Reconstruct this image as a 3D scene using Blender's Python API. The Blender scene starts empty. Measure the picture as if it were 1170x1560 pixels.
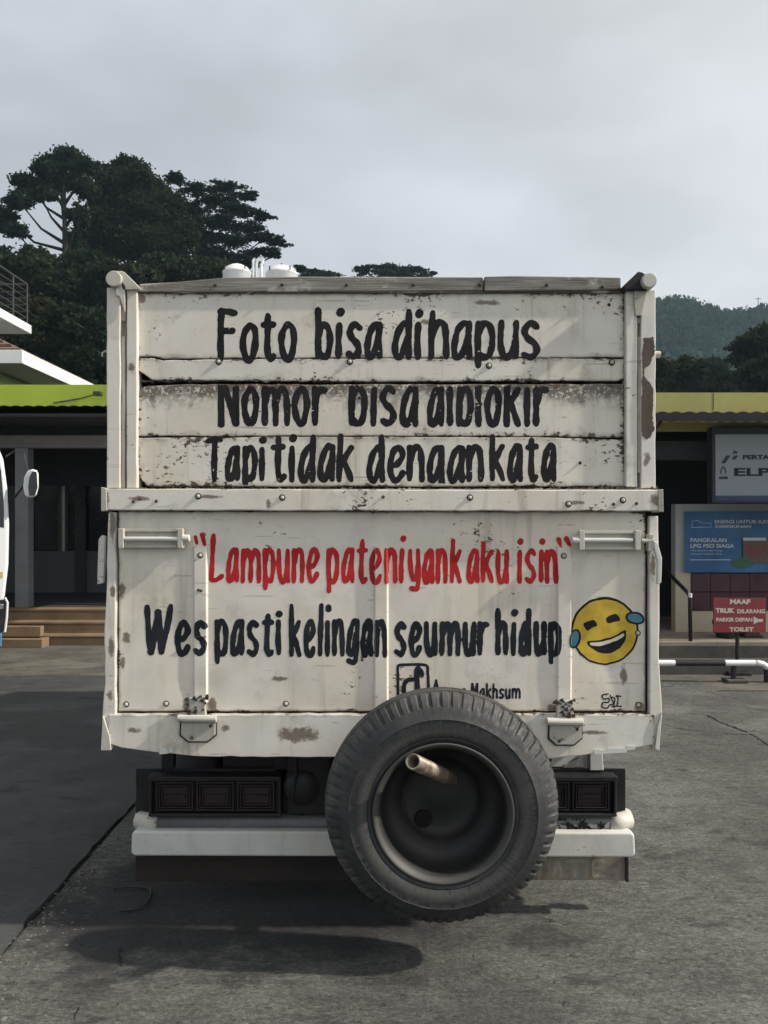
import bpy, bmesh, math, random
import numpy as np
from mathutils import Vector, Matrix, noise as mnoise

random.seed(7)
RNG = np.random.default_rng(11)
scene = bpy.context.scene
COL = scene.collection
R = math.radians

# ------------------------------------------------------------------ camera
F, CX, HY, CAMZ = 1250.0, 585.0, 800.0, 1.6     # focal length, centre and horizon in photo pixels; eye height
cam_d = bpy.data.cameras.new("camera")
cam_d.sensor_fit = 'VERTICAL'
cam_d.sensor_height = 36.0
cam_d.lens = F / 1560.0 * 36.0
cam_d.shift_y = 20.0 / 1560.0
cam_d.clip_start = 0.05
cam_d.clip_end = 3000.0
cam = bpy.data.objects.new("camera", cam_d)
COL.objects.link(cam)
cam.location = (0, 0, CAMZ)
cam.rotation_euler = (R(90), 0, 0)
scene.camera = cam

# ------------------------------------------------------------------ light
SUN_EL, SUN_AZ = R(38), R(8)                   # height; angle towards the camera side from +X
SDIR = Vector((math.cos(SUN_EL) * math.cos(SUN_AZ), -math.cos(SUN_EL) * math.sin(SUN_AZ), math.sin(SUN_EL)))
sd = bpy.data.lights.new("sun", 'SUN')
sd.energy = 4.8
sd.angle = R(1.6)
sd.color = (1.0, 0.93, 0.82)
sun = bpy.data.objects.new("sun", sd)
COL.objects.link(sun)
sun.rotation_euler = (-SDIR).to_track_quat('-Z', 'Y').to_euler()
sun.location = (20, -2, 20)

world = bpy.data.worlds.new("World")
scene.world = world
world.use_nodes = True
wn = world.node_tree
wn.nodes.clear()


class NT:
    """small helper for building node trees"""
    def __init__(self, tree):
        self.t = tree

    def n(self, typ, ins=None, **kw):
        nd = self.t.nodes.new(typ)
        for k, v in kw.items():
            setattr(nd, k, v)
        for k, v in (ins or {}).items():
            s = nd.inputs[k]
            if isinstance(v, bpy.types.NodeSocket):
                self.t.links.new(v, s)
            else:
                s.default_value = v
        return nd

    def math(self, op, a, b=0.0, c=None, clamp=False):
        d = {0: a, 1: b}
        if c is not None:
            d[2] = c
        return self.n('ShaderNodeMath', d, operation=op, use_clamp=clamp).outputs[0]

    def ramp(self, fac, stops, interp='LINEAR'):
        nd = self.n('ShaderNodeValToRGB', {0: fac})
        cr = nd.color_ramp
        cr.interpolation = interp
        while len(cr.elements) < len(stops):
            cr.elements.new(0.5)
        for e, (p, c) in zip(cr.elements, stops):
            e.position = p
            e.color = c if len(c) == 4 else (c[0], c[1], c[2], 1)
        return nd.outputs[0]

    def mix(self, fac, a, b, blend='MIX'):
        nd = self.n('ShaderNodeMix', data_type='RGBA', blend_type=blend)
        for idx, v in ((0, fac), (6, a), (7, b)):
            s = nd.inputs[idx]
            if isinstance(v, bpy.types.NodeSocket):
                self.t.links.new(v, s)
            else:
                s.default_value = v if idx == 0 else ((v[0], v[1], v[2], 1) if len(v) == 3 else v)
        return nd.outputs[2]

    def noise(self, vec, scale, detail=4.0, rough=0.55, out=0, **kw):
        return self.n('ShaderNodeTexNoise', {'Vector': vec, 'Scale': scale, 'Detail': detail, 'Roughness': rough}, **kw).outputs[out]

    def map(self, vec, scale=(1, 1, 1), loc=(0, 0, 0), rot=(0, 0, 0)):
        return self.n('ShaderNodeMapping', {'Vector': vec, 'Scale': scale, 'Location': loc, 'Rotation': rot}).outputs[0]

    def smooth(self, v, a, b, lo=0.0, hi=1.0):
        nd = self.n('ShaderNodeMapRange', {0: v, 1: a, 2: b, 3: lo, 4: hi}, interpolation_type='SMOOTHSTEP')
        return nd.outputs[0]


W = NT(wn)
tc = W.n('ShaderNodeTexCoord').outputs['Generated']
sky = W.n('ShaderNodeTexSky', sky_type='NISHITA', sun_disc=False)
sky.sun_elevation = SUN_EL
sky.sun_rotation = math.atan2(SDIR.x, SDIR.y)
skyc = W.mix(1.0, sky.outputs[0], (0.09, 0.09, 0.09), 'MULTIPLY')
cl = W.noise(W.map(tc, (1.0, 1.0, 2.3), (1.3, 0.2, 0.4)), 1.7, 3.0, 0.45)
cl2 = W.noise(W.map(tc, (1.0, 1.0, 2.0), (4.1, 2.2, 0.9)), 4.5, 4.0, 0.5)
clm = W.math('ADD', W.math('MULTIPLY', cl, 0.75), W.math('MULTIPLY', cl2, 0.25))
cloud = W.ramp(clm, [(0.40, (0.46, 0.485, 0.515)), (0.5, (0.565, 0.59, 0.635)), (0.60, (0.675, 0.70, 0.75))])
dot = W.n('ShaderNodeVectorMath', {0: tc, 1: tuple(SDIR)}, operation='DOT_PRODUCT').outputs['Value']
glow = W.math('POWER', W.math('DIVIDE', W.math('MAXIMUM', W.math('ADD', dot, 0.5), 0.0), 1.5), 3.0)
glow_c = W.mix(1.0, W.mix(glow, (0, 0, 0), (0.75, 0.71, 0.64)), (1, 1, 1), 'MULTIPLY')
cloud = W.mix(1.0, cloud, glow_c, 'ADD')
# the cloud layer is a little lighter low down than overhead
sep = W.n('ShaderNodeSeparateXYZ', {0: tc}).outputs[2]
low = W.smooth(sep, 0.55, 0.05, 0.93, 1.12)
cloud = W.mix(1.0, cloud, W.n('ShaderNodeCombineXYZ', {0: low, 1: low, 2: low}).outputs[0], 'MULTIPLY')
full = W.mix(0.90, skyc, cloud)
bg = W.n('ShaderNodeBackground', {0: full, 1: 1.0})
W.n('ShaderNodeOutputWorld', {0: bg.outputs[0]})

scene.view_settings.view_transform = 'Standard'
scene.view_settings.look = 'None'
scene.view_settings.gamma = 1.0
scene.view_settings.use_curve_mapping = False
scene.view_settings.exposure = 0.20
scene.render.engine = 'CYCLES'
scene.cycles.use_denoising = True
scene.cycles.max_bounces = 6
scene.cycles.diffuse_bounces = 3
scene.cycles.volume_bounces = 1
scene.cycles.transparent_max_bounces = 8
scene.cycles.caustics_reflective = False
scene.cycles.caustics_refractive = False


# ------------------------------------------------------------------ helpers
def wx(px, Z): return (px - CX) / F * Z
def wz(py, Z): return CAMZ - (py - HY) / F * Z


OFF = {}


def link(name, data, parent=None, loc=None):
    o = bpy.data.objects.new(name, data)
    COL.objects.link(o)
    if parent is not None:
        o.parent = parent
        OFF[o.name] = OFF[parent.name]
        o.location = loc if loc is not None else (0, 0, 0)
    else:
        o.location = loc if loc is not None else (0, 0, 0)
        OFF[o.name] = Vector(o.location)
    return o


def thing(name, label, cat, loc=(0, 0, 0), group=None):
    o = link(name, None, None, loc)
    o.empty_display_size = 0.2
    tag(o, label, cat, group)
    return o


def tag(o, label=None, cat=None, group=None, kind=None):
    if label: o['label'] = label
    if cat: o['category'] = cat
    if group: o['group'] = group
    if kind: o['kind'] = kind
    return o


class MB:
    """collects shapes in world coordinates and links them as ONE mesh object"""
    def __init__(self):
        self.v, self.f, self.m = [], [], []
        self.mi = 0

    def add(self, vs, fs):
        b = len(self.v)
        self.v += [tuple(p) for p in vs]
        for f in fs:
            self.f.append(tuple(i + b for i in f))
            self.m.append(self.mi)

    def box(self, x0, x1, y0, y1, z0, z1):
        self.add([(x0, y0, z0), (x1, y0, z0), (x1, y1, z0), (x0, y1, z0), (x0, y0, z1), (x1, y0, z1), (x1, y1, z1), (x0, y1, z1)],
                 [(0, 3, 2, 1), (4, 5, 6, 7), (0, 1, 5, 4), (1, 2, 6, 5), (2, 3, 7, 6), (3, 0, 4, 7)])

    def prism(self, pts, y0, y1):
        """outline in the x-z plane, given anticlockwise seen from -y, extruded from y0 (front) to y1"""
        n = len(pts)
        a = sum(pts[i][0] * pts[(i + 1) % n][1] - pts[(i + 1) % n][0] * pts[i][1] for i in range(n))
        if a < 0: pts = pts[::-1]
        vs = [(p[0], y0, p[1]) for p in pts] + [(p[0], y1, p[1]) for p in pts]
        fs = [tuple(range(n)), tuple(range(2 * n - 1, n - 1, -1))]
        fs += [(i, i + n, (i + 1) % n + n, (i + 1) % n) for i in range(n)]
        self.add(vs, fs)

    def prism_axis(self, pts, a0, a1, axis):
        """pts are 2-D in the two other axes; axis 'x' -> (y,z), 'z' -> (x,y)"""
        n = len(pts)
        mk = (lambda p, t: (t, p[0], p[1])) if axis == 'x' else (lambda p, t: (p[0], p[1], t))
        vs = [mk(p, a0) for p in pts] + [mk(p, a1) for p in pts]
        fs = [tuple(range(n - 1, -1, -1)), tuple(range(n, 2 * n))]
        fs += [(i, (i + 1) % n, (i + 1) % n + n, i + n) for i in range(n)]
        self.add(vs, fs)

    def tube(self, pts, r, n=12, caps=True):
        pts = [Vector(p) for p in pts]
        rr = r if isinstance(r, (list, tuple)) else [r] * len(pts)
        b = len(self.v)
        up = None
        vs = []
        for i, p in enumerate(pts):
            d = (pts[min(i + 1, len(pts) - 1)] - pts[max(i - 1, 0)]).normalized()
            if up is None:
                up = Vector((0, 0, 1)) if abs(d.z) < 0.9 else Vector((0, 1, 0))
            u = d.cross(up).normalized()
            w = u.cross(d).normalized()
            up = w
            for k in range(n):
                t = 2 * math.pi * k / n
                vs.append(p + (u * math.cos(t) + w * math.sin(t)) * rr[i])
        fs = []
        for i in range(len(pts) - 1):
            for k in range(n):
                k2 = (k + 1) % n
                fs.append((i * n + k, i * n + k2, (i + 1) * n + k2, (i + 1) * n + k))
        if caps:
            fs.append(tuple(range(n - 1, -1, -1)))
            fs.append(tuple((len(pts) - 1) * n + k for k in range(n)))
        self.add(vs, fs)

    def lathe_y(self, prof, cx, cz, n=64, mod=None):
        """prof: list of (radius, y); turned round the y axis through (cx, cz)"""
        vs, fs = [], []
        m = len(prof)
        for k in range(n):
            t = 2 * math.pi * k / n
            for j, (r, y) in enumerate(prof):
                if mod: r, yy = mod(k, t, j, r, y)
                else: yy = y
                vs.append((cx + r * math.cos(t), yy, cz + r * math.sin(t)))
        for k in range(n):
            k2 = (k + 1) % n
            for j in range(m - 1):
                fs.append((k * m + j, k * m + j + 1, k2 * m + j + 1, k2 * m + j))
        self.add(vs, fs)

    def build(self, name, mat, parent=None, bevel=0.0, smooth=False, loc=None, seg=2, local=False, fix=False):
        off = OFF[parent.name] if parent is not None else Vector(loc or (0, 0, 0))
        me = bpy.data.meshes.new(name)
        if local:
            me.from_pydata(self.v, [], self.f)
        else:
            me.from_pydata([(v[0] - off.x, v[1] - off.y, v[2] - off.z) for v in self.v], [], self.f)
        mats = mat if isinstance(mat, (list, tuple)) else [mat]
        for m in mats: me.materials.append(m)
        if len(mats) > 1:
            me.polygons.foreach_set('material_index', self.m)
        if smooth:
            me.polygons.foreach_set('use_smooth', [True] * len(me.polygons))
        me.update()
        if fix:
            bm = bmesh.new(); bm.from_mesh(me)
            bmesh.ops.recalc_face_normals(bm, faces=bm.faces[:])
            bm.to_mesh(me); bm.free()
        if parent is not None:
            o = link(name, me, parent)
        else:
            o = link(name, me, None, loc or (0, 0, 0))
        if bevel > 0:
            md = o.modifiers.new('bevel', 'BEVEL')
            md.width = bevel; md.segments = seg; md.limit_method = 'ANGLE'; md.angle_limit = R(35)
            md.use_clamp_overlap = True
        if smooth == 'auto' or (bevel > 0):
            me.polygons.foreach_set('use_smooth', [False] * len(me.polygons))
        return o


def np_mesh(name, V, Fq, mat, parent=None, attr=None, smooth=False, loc=None):
    """fast mesh from numpy arrays; Fq is (n,4) or (n,3)"""
    k = Fq.shape[1]
    off = OFF[parent.name] if parent is not None else Vector(loc or (0, 0, 0))
    V = V - np.array(off)
    me = bpy.data.meshes.new(name)
    me.vertices.add(len(V)); me.vertices.foreach_set('co', V.astype(np.float32).ravel())
    me.loops.add(Fq.size); me.loops.foreach_set('vertex_index', Fq.astype(np.int32).ravel())
    me.polygons.add(len(Fq)); me.polygons.foreach_set('loop_start', np.arange(0, Fq.size, k, dtype=np.int32))
    if smooth: me.polygons.foreach_set('use_smooth', np.ones(len(Fq), dtype=bool))
    me.materials.append(mat)
    if attr is not None:
        a = me.attributes.new('tint', 'FLOAT', 'POINT'); a.data.foreach_set('value', attr.astype(np.float32))
    me.update(calc_edges=True)
    return link(name, me, parent, None if parent is not None else (loc or (0, 0, 0)))


def grid_mesh(xs, zs, fn, name, mat, parent, smooth=True):
    """sheet facing -y over xs x zs with y = fn(X, Z)"""
    X, Zz = np.meshgrid(xs, zs)
    Y = fn(X, Zz)
    V = np.stack([X, Y, Zz], -1).reshape(-1, 3)
    nx, nz = len(xs), len(zs)
    i = np.arange(nz - 1)[:, None] * nx + np.arange(nx - 1)[None, :]
    Fq = np.stack([i, i + 1, i + 1 + nx, i + nx], -1).reshape(-1, 4)
    return np_mesh(name, V, Fq, mat, parent, smooth=smooth)


# ------------------------------------------------------------------ materials
def new_mat(name):
    m = bpy.data.materials.new(name)
    m.use_nodes = True
    m.node_tree.nodes.clear()
    return m, NT(m.node_tree)


def finish(N, col, rough=0.6, metal=0.0, bump=None, bstr=0.3, bdist=0.002, **extra):
    ins = {'Base Color': col if isinstance(col, bpy.types.NodeSocket) else (col[0], col[1], col[2], 1), 'Roughness': rough, 'Metallic': metal}
    if bump is not None:
        ins['Normal'] = N.n('ShaderNodeBump', {'Strength': bstr, 'Distance': bdist, 'Height': bump}).outputs[0]
    ins.update(extra)
    b = N.n('ShaderNodeBsdfPrincipled', ins)
    N.n('ShaderNodeOutputMaterial', {0: b.outputs[0]})
    return b


def plain(name, col, rough=0.6, metal=0.0, var=0.25, scale=8.0, bump=0.15, coord='Object'):
    m, N = new_mat(name)
    c = N.n('ShaderNodeTexCoord').outputs[coord]
    n1 = N.noise(c, scale, 5)
    n2 = N.noise(c, scale * 9, 3)
    v = N.math('ADD', N.math('MULTIPLY', n1, 0.7), N.math('MULTIPLY', n2, 0.3))
    lo = tuple(x * (1 - var) for x in col); hi = tuple(min(1, x * (1 + var)) for x in col)
    cc = N.ramp(v, [(0.32, lo), (0.68, hi)])
    rr = N.smooth(n1, 0.3, 0.7, max(0.05, rough - 0.1), min(1, rough + 0.1))
    finish(N, cc, rr, metal, bump=n2, bstr=bump, **({'Specular IOR Level': 0.3} if max(col) < .08 and rough > .15 else {}))
    return m


def old_paint(name, base, size=None, chips=0.5, grime=0.5, seed=0.0, edge_w=0.016, top_grime=0.0, spots=()):
    """brushed old paint: stains, rain streaks, specks and chips; size=(w,h) adds wear along the piece's own edges"""
    m, N = new_mat(name)
    tcn = N.n('ShaderNodeTexCoord')
    c = N.map(tcn.outputs['Object'], (1, 1, 1), (seed, seed * 0.7, seed * 1.3))
    big = N.noise(c, 2.2, 4)
    mid = N.noise(c, 9.0, 6, 0.6)
    col = N.ramp(mid, [(0.25, tuple(x * 0.86 for x in base)), (0.5, base), (0.78, tuple(min(1, x * 1.06) for x in base))])
    warm = N.smooth(big, 0.42, 0.66)
    col = N.mix(N.math('MULTIPLY', warm, 0.45), col, (base[0] * 0.93, base[1] * 0.86, base[2] * 0.76))
    # rain streaks
    st = N.noise(N.map(c, (26, 26, 1.6)), 1.0, 4, 0.6)
    stf = N.math('MULTIPLY', N.smooth(st, 0.52, 0.74), N.smooth(big, 0.38, 0.62))
    col = N.mix(N.math('MULTIPLY', stf, 0.55 * grime), col, (0.20, 0.175, 0.135))
    # blotches of dirt
    bl = N.noise(c, 5.0, 8, 0.72)
    col = N.mix(N.math('MULTIPLY', N.smooth(bl, 0.53, 0.72), 0.6 * grime), col, (0.26, 0.235, 0.19))
    # edge wear
    edge = None
    if size:
        g = N.n('ShaderNodeSeparateXYZ', {0: tcn.outputs['Generated']})
        ex = N.math('MULTIPLY', N.math('MINIMUM', g.outputs[0], N.math('SUBTRACT', 1.0, g.outputs[0])), size[0])
        ez = N.math('MULTIPLY', N.math('MINIMUM', g.outputs[2], N.math('SUBTRACT', 1.0, g.outputs[2])), size[1])
        e = N.math('MINIMUM', ex, ez)
        wob = N.noise(c, 16, 5, 0.7)
        e2 = N.math('SUBTRACT', e, N.math('MULTIPLY', N.math('SUBTRACT', wob, 0.5), edge_w * 4.0))
        edge = N.smooth(e2, edge_w * 1.4, -edge_w * 0.4)
        if top_grime > 0:
            et = N.math('MULTIPLY', N.math('SUBTRACT', 1.0, g.outputs[2]), size[1])
            et = N.math('SUBTRACT', et, N.math('MULTIPLY', N.math('SUBTRACT', wob, 0.38), 0.16))
            tgm = N.math('MULTIPLY', N.smooth(et, top_grime, 0.0), N.smooth(N.noise(c, 75, 4, 0.7), 0.36, 0.50))
            col = N.mix(N.math('MULTIPLY', tgm, 0.95), col, (0.11, 0.092, 0.07))
        col = N.mix(N.math('MULTIPLY', edge, 0.55), col, (0.15, 0.13, 0.10))
    spotf = None
    for (sx_, sz_, rx_, rz_) in spots:
        v_ = N.n('ShaderNodeVectorMath', {0: N.map(tcn.outputs['Object'], (1 / rx_, 0, 1 / rz_), (-sx_ / rx_, 0, -sz_ / rz_))}, operation='LENGTH').outputs['Value']
        f_ = N.smooth(N.math('ADD', v_, N.math('MULTIPLY', N.math('SUBTRACT', N.noise(c, 45, 5, 0.75), 0.5), 2.4)), 1.15, 0.55)
        spotf = f_ if spotf is None else N.math('MAXIMUM', spotf, f_)
    if spotf is not None:
        col = N.mix(N.math('MULTIPLY', spotf, 0.85), col, N.mix(N.noise(c, 60, 3), (0.05, 0.035, 0.022), (0.19, 0.135, 0.085)))
    # chips: short dark flakes, clustered
    fl = N.noise(N.map(c, (1.0, 1.0, 1.8)), 42, 5, 0.68)
    cluster = N.noise(c, 3.6, 3)
    lvl = N.math('ADD', fl, N.math('MULTIPLY', N.math('SUBTRACT', cluster, 0.5), 0.75))
    if edge is not None:
        lvl = N.math('ADD', lvl, N.math('MULTIPLY', edge, 0.20))
    thr = 0.755 - 0.10 * chips
    chip = N.smooth(lvl, thr, thr + 0.035)
    rust = N.mix(N.noise(c, 120, 2), (0.035, 0.026, 0.02), (0.12, 0.07, 0.045))
    col = N.mix(chip, col, rust)
    # long thin scratches
    sc = N.noise(N.map(c, (2.2, 2.2, 60), rot=(0, R(6), 0)), 1.6, 2, 0.4)
    scf = N.math('MULTIPLY', N.smooth(sc, 0.665, 0.69), N.smooth(N.noise(c, 4.2, 2, loc) if False else mid, 0.50, 0.56))
    col = N.mix(N.math('MULTIPLY', scf, 0.65 * min(1.0, chips)), col, (0.12, 0.10, 0.085))
    h = N.math('SUBTRACT', N.math('ADD', N.math('MULTIPLY', mid, 0.5), N.math('MULTIPLY', N.noise(c, 60, 4), 0.25)), chip)
    rough = N.smooth(mid, 0.3, 0.7, 0.42, 0.62)
    finish(N, col, rough, 0.0, bump=h, bstr=0.35, bdist=0.0016)
    return m


PAINT = (0.68, 0.645, 0.575)


def lettering_mat(name, col, fade=0.3):
    m, N = new_mat(name)
    c = N.n('ShaderNodeTexCoord').outputs['Object']
    n1 = N.noise(c, 14, 6, 0.65)
    n2 = N.noise(N.map(c, (8, 8, 2)), 3, 4)
    cc = N.ramp(n1, [(0.3, tuple(x * 0.8 for x in col)), (0.7, tuple(x * 1.35 + 0.006 for x in col))])
    cc = N.mix(N.math('MULTIPLY', N.smooth(n2, 0.52, 0.75), fade), cc, tuple(x * 1.5 + 0.02 for x in col))
    finish(N, cc, 0.65, bump=n1, bstr=0.2, **{'Specular IOR Level': 0.15})
    return m


M = {}
M['board_a'] = old_paint('weathered_cream_board_paint', PAINT, (1.72, 0.23), 0.50, 0.95, 0.0, 0.017, spots=[((213 - 585) / 1250 * 2.87, 1.6 - (452 - 800) / 1250 * 2.87, 6 / 436, 7 / 436), ((745 - 585) / 1250 * 2.87, 1.6 - (458 - 800) / 1250 * 2.87, 22 / 436, 4 / 436), ((650 - 585) / 1250 * 2.87, 1.6 - (488 - 800) / 1250 * 2.87, 10 / 436, 5 / 436), ((232 - 585) / 1250 * 2.87, 1.6 - (543 - 800) / 1250 * 2.87, 16 / 436, 3 / 436)])
M['board_a2'] = old_paint('weathered_cream_board_paint_narrow', PAINT, (1.72, 0.08), 0.85, 1.0, 12.0, 0.014)
M['board_b'] = old_paint('weathered_cream_board_paint_low', (0.67, 0.64, 0.565), (1.72, 0.19), 0.68, 1.1, 3.3, 0.019, top_grime=0.07)
M['board_c'] = old_paint('weathered_cream_board_paint_lowest', (0.67, 0.64, 0.565), (1.72, 0.18), 0.66, 1.1, 13.3, 0.019)
M['sheet'] = old_paint('cream_steel_sheet_paint', (0.70, 0.655, 0.575), (1.86, 0.70), 0.45, 0.62, 1.7, 0.008, spots=[((284 - 585) / 1250 * 2.87, 1.6 - (1074 - 800) / 1250 * 2.87, 8 / 436, 16 / 436), ((322 - 585) / 1250 * 2.87, 1.6 - (1076 - 800) / 1250 * 2.87, 7 / 436, 14 / 436), ((191 - 585) / 1250 * 2.87, 1.6 - (972 - 800) / 1250 * 2.87, 7 / 436, 9 / 436), ((184 - 585) / 1250 * 2.87, 1.6 - (900 - 800) / 1250 * 2.87, 5 / 436, 14 / 436), ((185 - 585) / 1250 * 2.87, 1.6 - (1010 - 800) / 1250 * 2.87, 4 / 436, 12 / 436), ((842 - 585) / 1250 * 2.87, 1.6 - (1082 - 800) / 1250 * 2.87, 8 / 436, 10 / 436), ((977 - 585) / 1250 * 2.87, 1.6 - (1078 - 800) / 1250 * 2.87, 10 / 436, 8 / 436), ((952 - 585) / 1250 * 2.87, 1.6 - (1030 - 800) / 1250 * 2.87, 6 / 436, 16 / 436), ((425 - 585) / 1250 * 2.87, 1.6 - (1035 - 800) / 1250 * 2.87, 14 / 436, 4 / 436), ((308 - 585) / 1250 * 2.87, 1.6 - (814 - 800) / 1250 * 2.87, 5 / 436, 3 / 436)])
M['frame'] = old_paint('cream_frame_paint', (0.67, 0.64, 0.58), None, 0.42, 0.9, 5.1, spots=[((172 - 585) / 1250 * 2.87, 1.6 - (800 - 800) / 1250 * 2.87, 5 / 436, 26 / 436), ((173 - 585) / 1250 * 2.87, 1.6 - (900 - 800) / 1250 * 2.87, 5 / 436, 10 / 436), ((170 - 585) / 1250 * 2.87, 1.6 - (985 - 800) / 1250 * 2.87, 5 / 436, 14 / 436), ((168 - 585) / 1250 * 2.87, 1.6 - (1060 - 800) / 1250 * 2.87, 5 / 436, 9 / 436), ((994 - 585) / 1250 * 2.87, 1.6 - (862 - 800) / 1250 * 2.87, 4 / 436, 20 / 436), ((986 - 585) / 1250 * 2.87, 1.6 - (700 - 800) / 1250 * 2.87, 6 / 436, 10 / 436), ((200 - 585) / 1250 * 2.87, 1.6 - (560 - 800) / 1250 * 2.87, 5 / 436, 8 / 436)])
M['beam'] = old_paint('cream_beam_paint', (0.69, 0.66, 0.595), (1.95, 0.08), 0.55, 0.9, 7.7, 0.006, spots=[((1000 - 585) / 1250 * 2.87, 1.6 - (762 - 800) / 1250 * 2.87, 14 / 436, 10 / 436), ((215 - 585) / 1250 * 2.87, 1.6 - (760 - 800) / 1250 * 2.87, 18 / 436, 4 / 436), ((322 - 585) / 1250 * 2.87, 1.6 - (757 - 800) / 1250 * 2.87, 20 / 436, 3 / 436), ((165 - 585) / 1250 * 2.87, 1.6 - (762 - 800) / 1250 * 2.87, 5 / 436, 14 / 436), ((410 - 585) / 1250 * 2.87, 1.6 - (768 - 800) / 1250 * 2.87, 4 / 436, 8 / 436), ((872 - 585) / 1250 * 2.87, 1.6 - (766 - 800) / 1250 * 2.87, 16 / 436, 3 / 436)])
M['deck'] = old_paint('cream_deck_beam_paint', (0.67, 0.645, 0.585), (1.95, 0.14), 0.60, 1.0, 9.2, 0.008, spots=[((455 - 585) / 1250 * 2.87, 1.6 - (1118 - 800) / 1250 * 2.87, 36 / 436, 12 / 436), ((205 - 585) / 1250 * 2.87, 1.6 - (1112 - 800) / 1250 * 2.87, 14 / 436, 5 / 436), ((900 - 585) / 1250 * 2.87, 1.6 - (1115 - 800) / 1250 * 2.87, 22 / 436, 3 / 436), ((345 - 585) / 1250 * 2.87, 1.6 - (1108 - 800) / 1250 * 2.87, 8 / 436, 6 / 436), ((700 - 585) / 1250 * 2.87, 1.6 - (1130 - 800) / 1250 * 2.87, 30 / 436, 6 / 436)])
M['rib'] = old_paint('cream_rib_paint', (0.70, 0.66, 0.585), None, 0.45, 0.5, 2.9)
M['hinge'] = old_paint('dirty_hinge_paint', (0.40, 0.39, 0.345), None, 0.9, 1.3, 4.4)
M['latch'] = old_paint('latch_paint', (0.50, 0.485, 0.43), None, 0.5, 0.9, 6.4)
M['bumper'] = old_paint('white_bumper_paint', (0.58, 0.58, 0.55), None, 0.25, 0.5, 8.4)
M['black_paint'] = lettering_mat('black_brush_paint', (0.013, 0.0115, 0.0125))
M['black_paint2'] = lettering_mat('blue_black_brush_paint', (0.013, 0.0155, 0.020))
M['red_paint'] = lettering_mat('red_brush_paint', (0.42, 0.018, 0.020), 0.15)
M['yellow_paint'] = lettering_mat('yellow_brush_paint', (0.52, 0.36, 0.045), 0.25)
M['blue_paint'] = lettering_mat('blue_brush_paint', (0.075, 0.22, 0.29), 0.2)
M['grey_paint'] = lettering_mat('grey_brush_paint', (0.30, 0.30, 0.28), 0.2)
M['cream_paint'] = lettering_mat('cream_brush_paint', (0.62, 0.58, 0.46), 0.2)
M['dark_steel'] = plain('dark_chassis_steel', (0.022, 0.021, 0.021), 0.6, 0.2, 0.4)
M['black_plastic'] = plain('black_plastic', (0.020, 0.019, 0.020), 0.42, 0, 0.3, 12, 0.1)
M['lamp_red'] = plain('dusty_dark_red_lens', (0.032, 0.023, 0.025), 0.4, 0, 0.3, 10, 0.1)
M['pipe_grey'] = plain('worn_grey_pipe_paint', (0.12, 0.125, 0.13), 0.45, 0.1, 0.25, 6)
M['rust_steel'] = plain('rusty_brown_steel', (0.16, 0.115, 0.075), 0.6, 0.3, 0.45, 25, 0.3)
M['bolt'] = plain('painted_bolt', (0.40, 0.38, 0.33), 0.7, 0.0, 0.4, 60)
M['ring'] = plain('dark_rust_ring', (0.055, 0.042, 0.032), 0.8, 0, 0.4, 60)
M['groove'] = plain('dark_gap', (0.008, 0.007, 0.006), 0.9, 0, 0.3)
M['white_clean'] = plain('white_truck_paint', (0.70, 0.72, 0.73), 0.3, 0, 0.05, 3, 0.02)
M['glass_dark'] = plain('dark_cab_glass', (0.02, 0.024, 0.028), 0.08, 0, 0.1, 2, 0.0)
M['chrome'] = plain('worn_chrome', (0.45, 0.45, 0.46), 0.22, 0.9, 0.1, 6, 0.05)


def wood_mat(name, a, b, seed=0):
    m, N = new_mat(name)
    c = N.map(N.n('ShaderNodeTexCoord').outputs['Object'], (1, 1, 1), (seed, seed, seed))
    gr = N.noise(N.map(c, (2.2, 30, 42)), 1.5, 7, 0.7)
    fine = N.noise(N.map(c, (6, 90, 140)), 1.5, 4, 0.7)
    col = N.ramp(gr, [(0.30, a), (0.52, tuple((x + y) / 2 for x, y in zip(a, b))), (0.70, b)])
    pt = N.noise(N.map(c, (1.0, 1.0, 1.6)), 7, 6, 0.7)
    col = N.mix(N.smooth(pt, 0.52, 0.62), col, (0.40, 0.38, 0.33))
    col = N.mix(N.smooth(fine, 0.60, 0.70), col, (0.05, 0.04, 0.032))
    finish(N, col, 0.85, bump=N.math('ADD', gr, N.math('MULTIPLY', fine, 0.6)), bstr=0.8, bdist=0.004)
    return m


M['wood'] = wood_mat('bare_weathered_wood', (0.095, 0.086, 0.075), (0.33, 0.31, 0.275))
M['wood_dark'] = wood_mat('stained_weathered_wood', (0.035, 0.028, 0.023), (0.16, 0.13, 0.10), 4)
M['plank_inner'] = plain('inner_plank_wood', (0.12, 0.095, 0.07), 0.85, 0, 0.4, 5, 0.4)


# ------------------------------------------------------------------ brush lettering
def vnoise(x, y, s, seed=0):
    """smooth value noise in numpy, 0..1"""
    r = np.random.default_rng(seed).random((64, 64))
    X, Y = x * s, y * s
    xi, yi = np.floor(X).astype(int), np.floor(Y).astype(int)
    fx, fy = X - xi, Y - yi
    fx = fx * fx * (3 - 2 * fx); fy = fy * fy * (3 - 2 * fy)
    a = r[xi % 64, yi % 64]; b = r[(xi + 1) % 64, yi % 64]
    c = r[xi % 64, (yi + 1) % 64]; d = r[(xi + 1) % 64, (yi + 1) % 64]
    return (a * (1 - fx) + b * fx) * (1 - fy) + (c * (1 - fx) + d * fx) * fy


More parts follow.
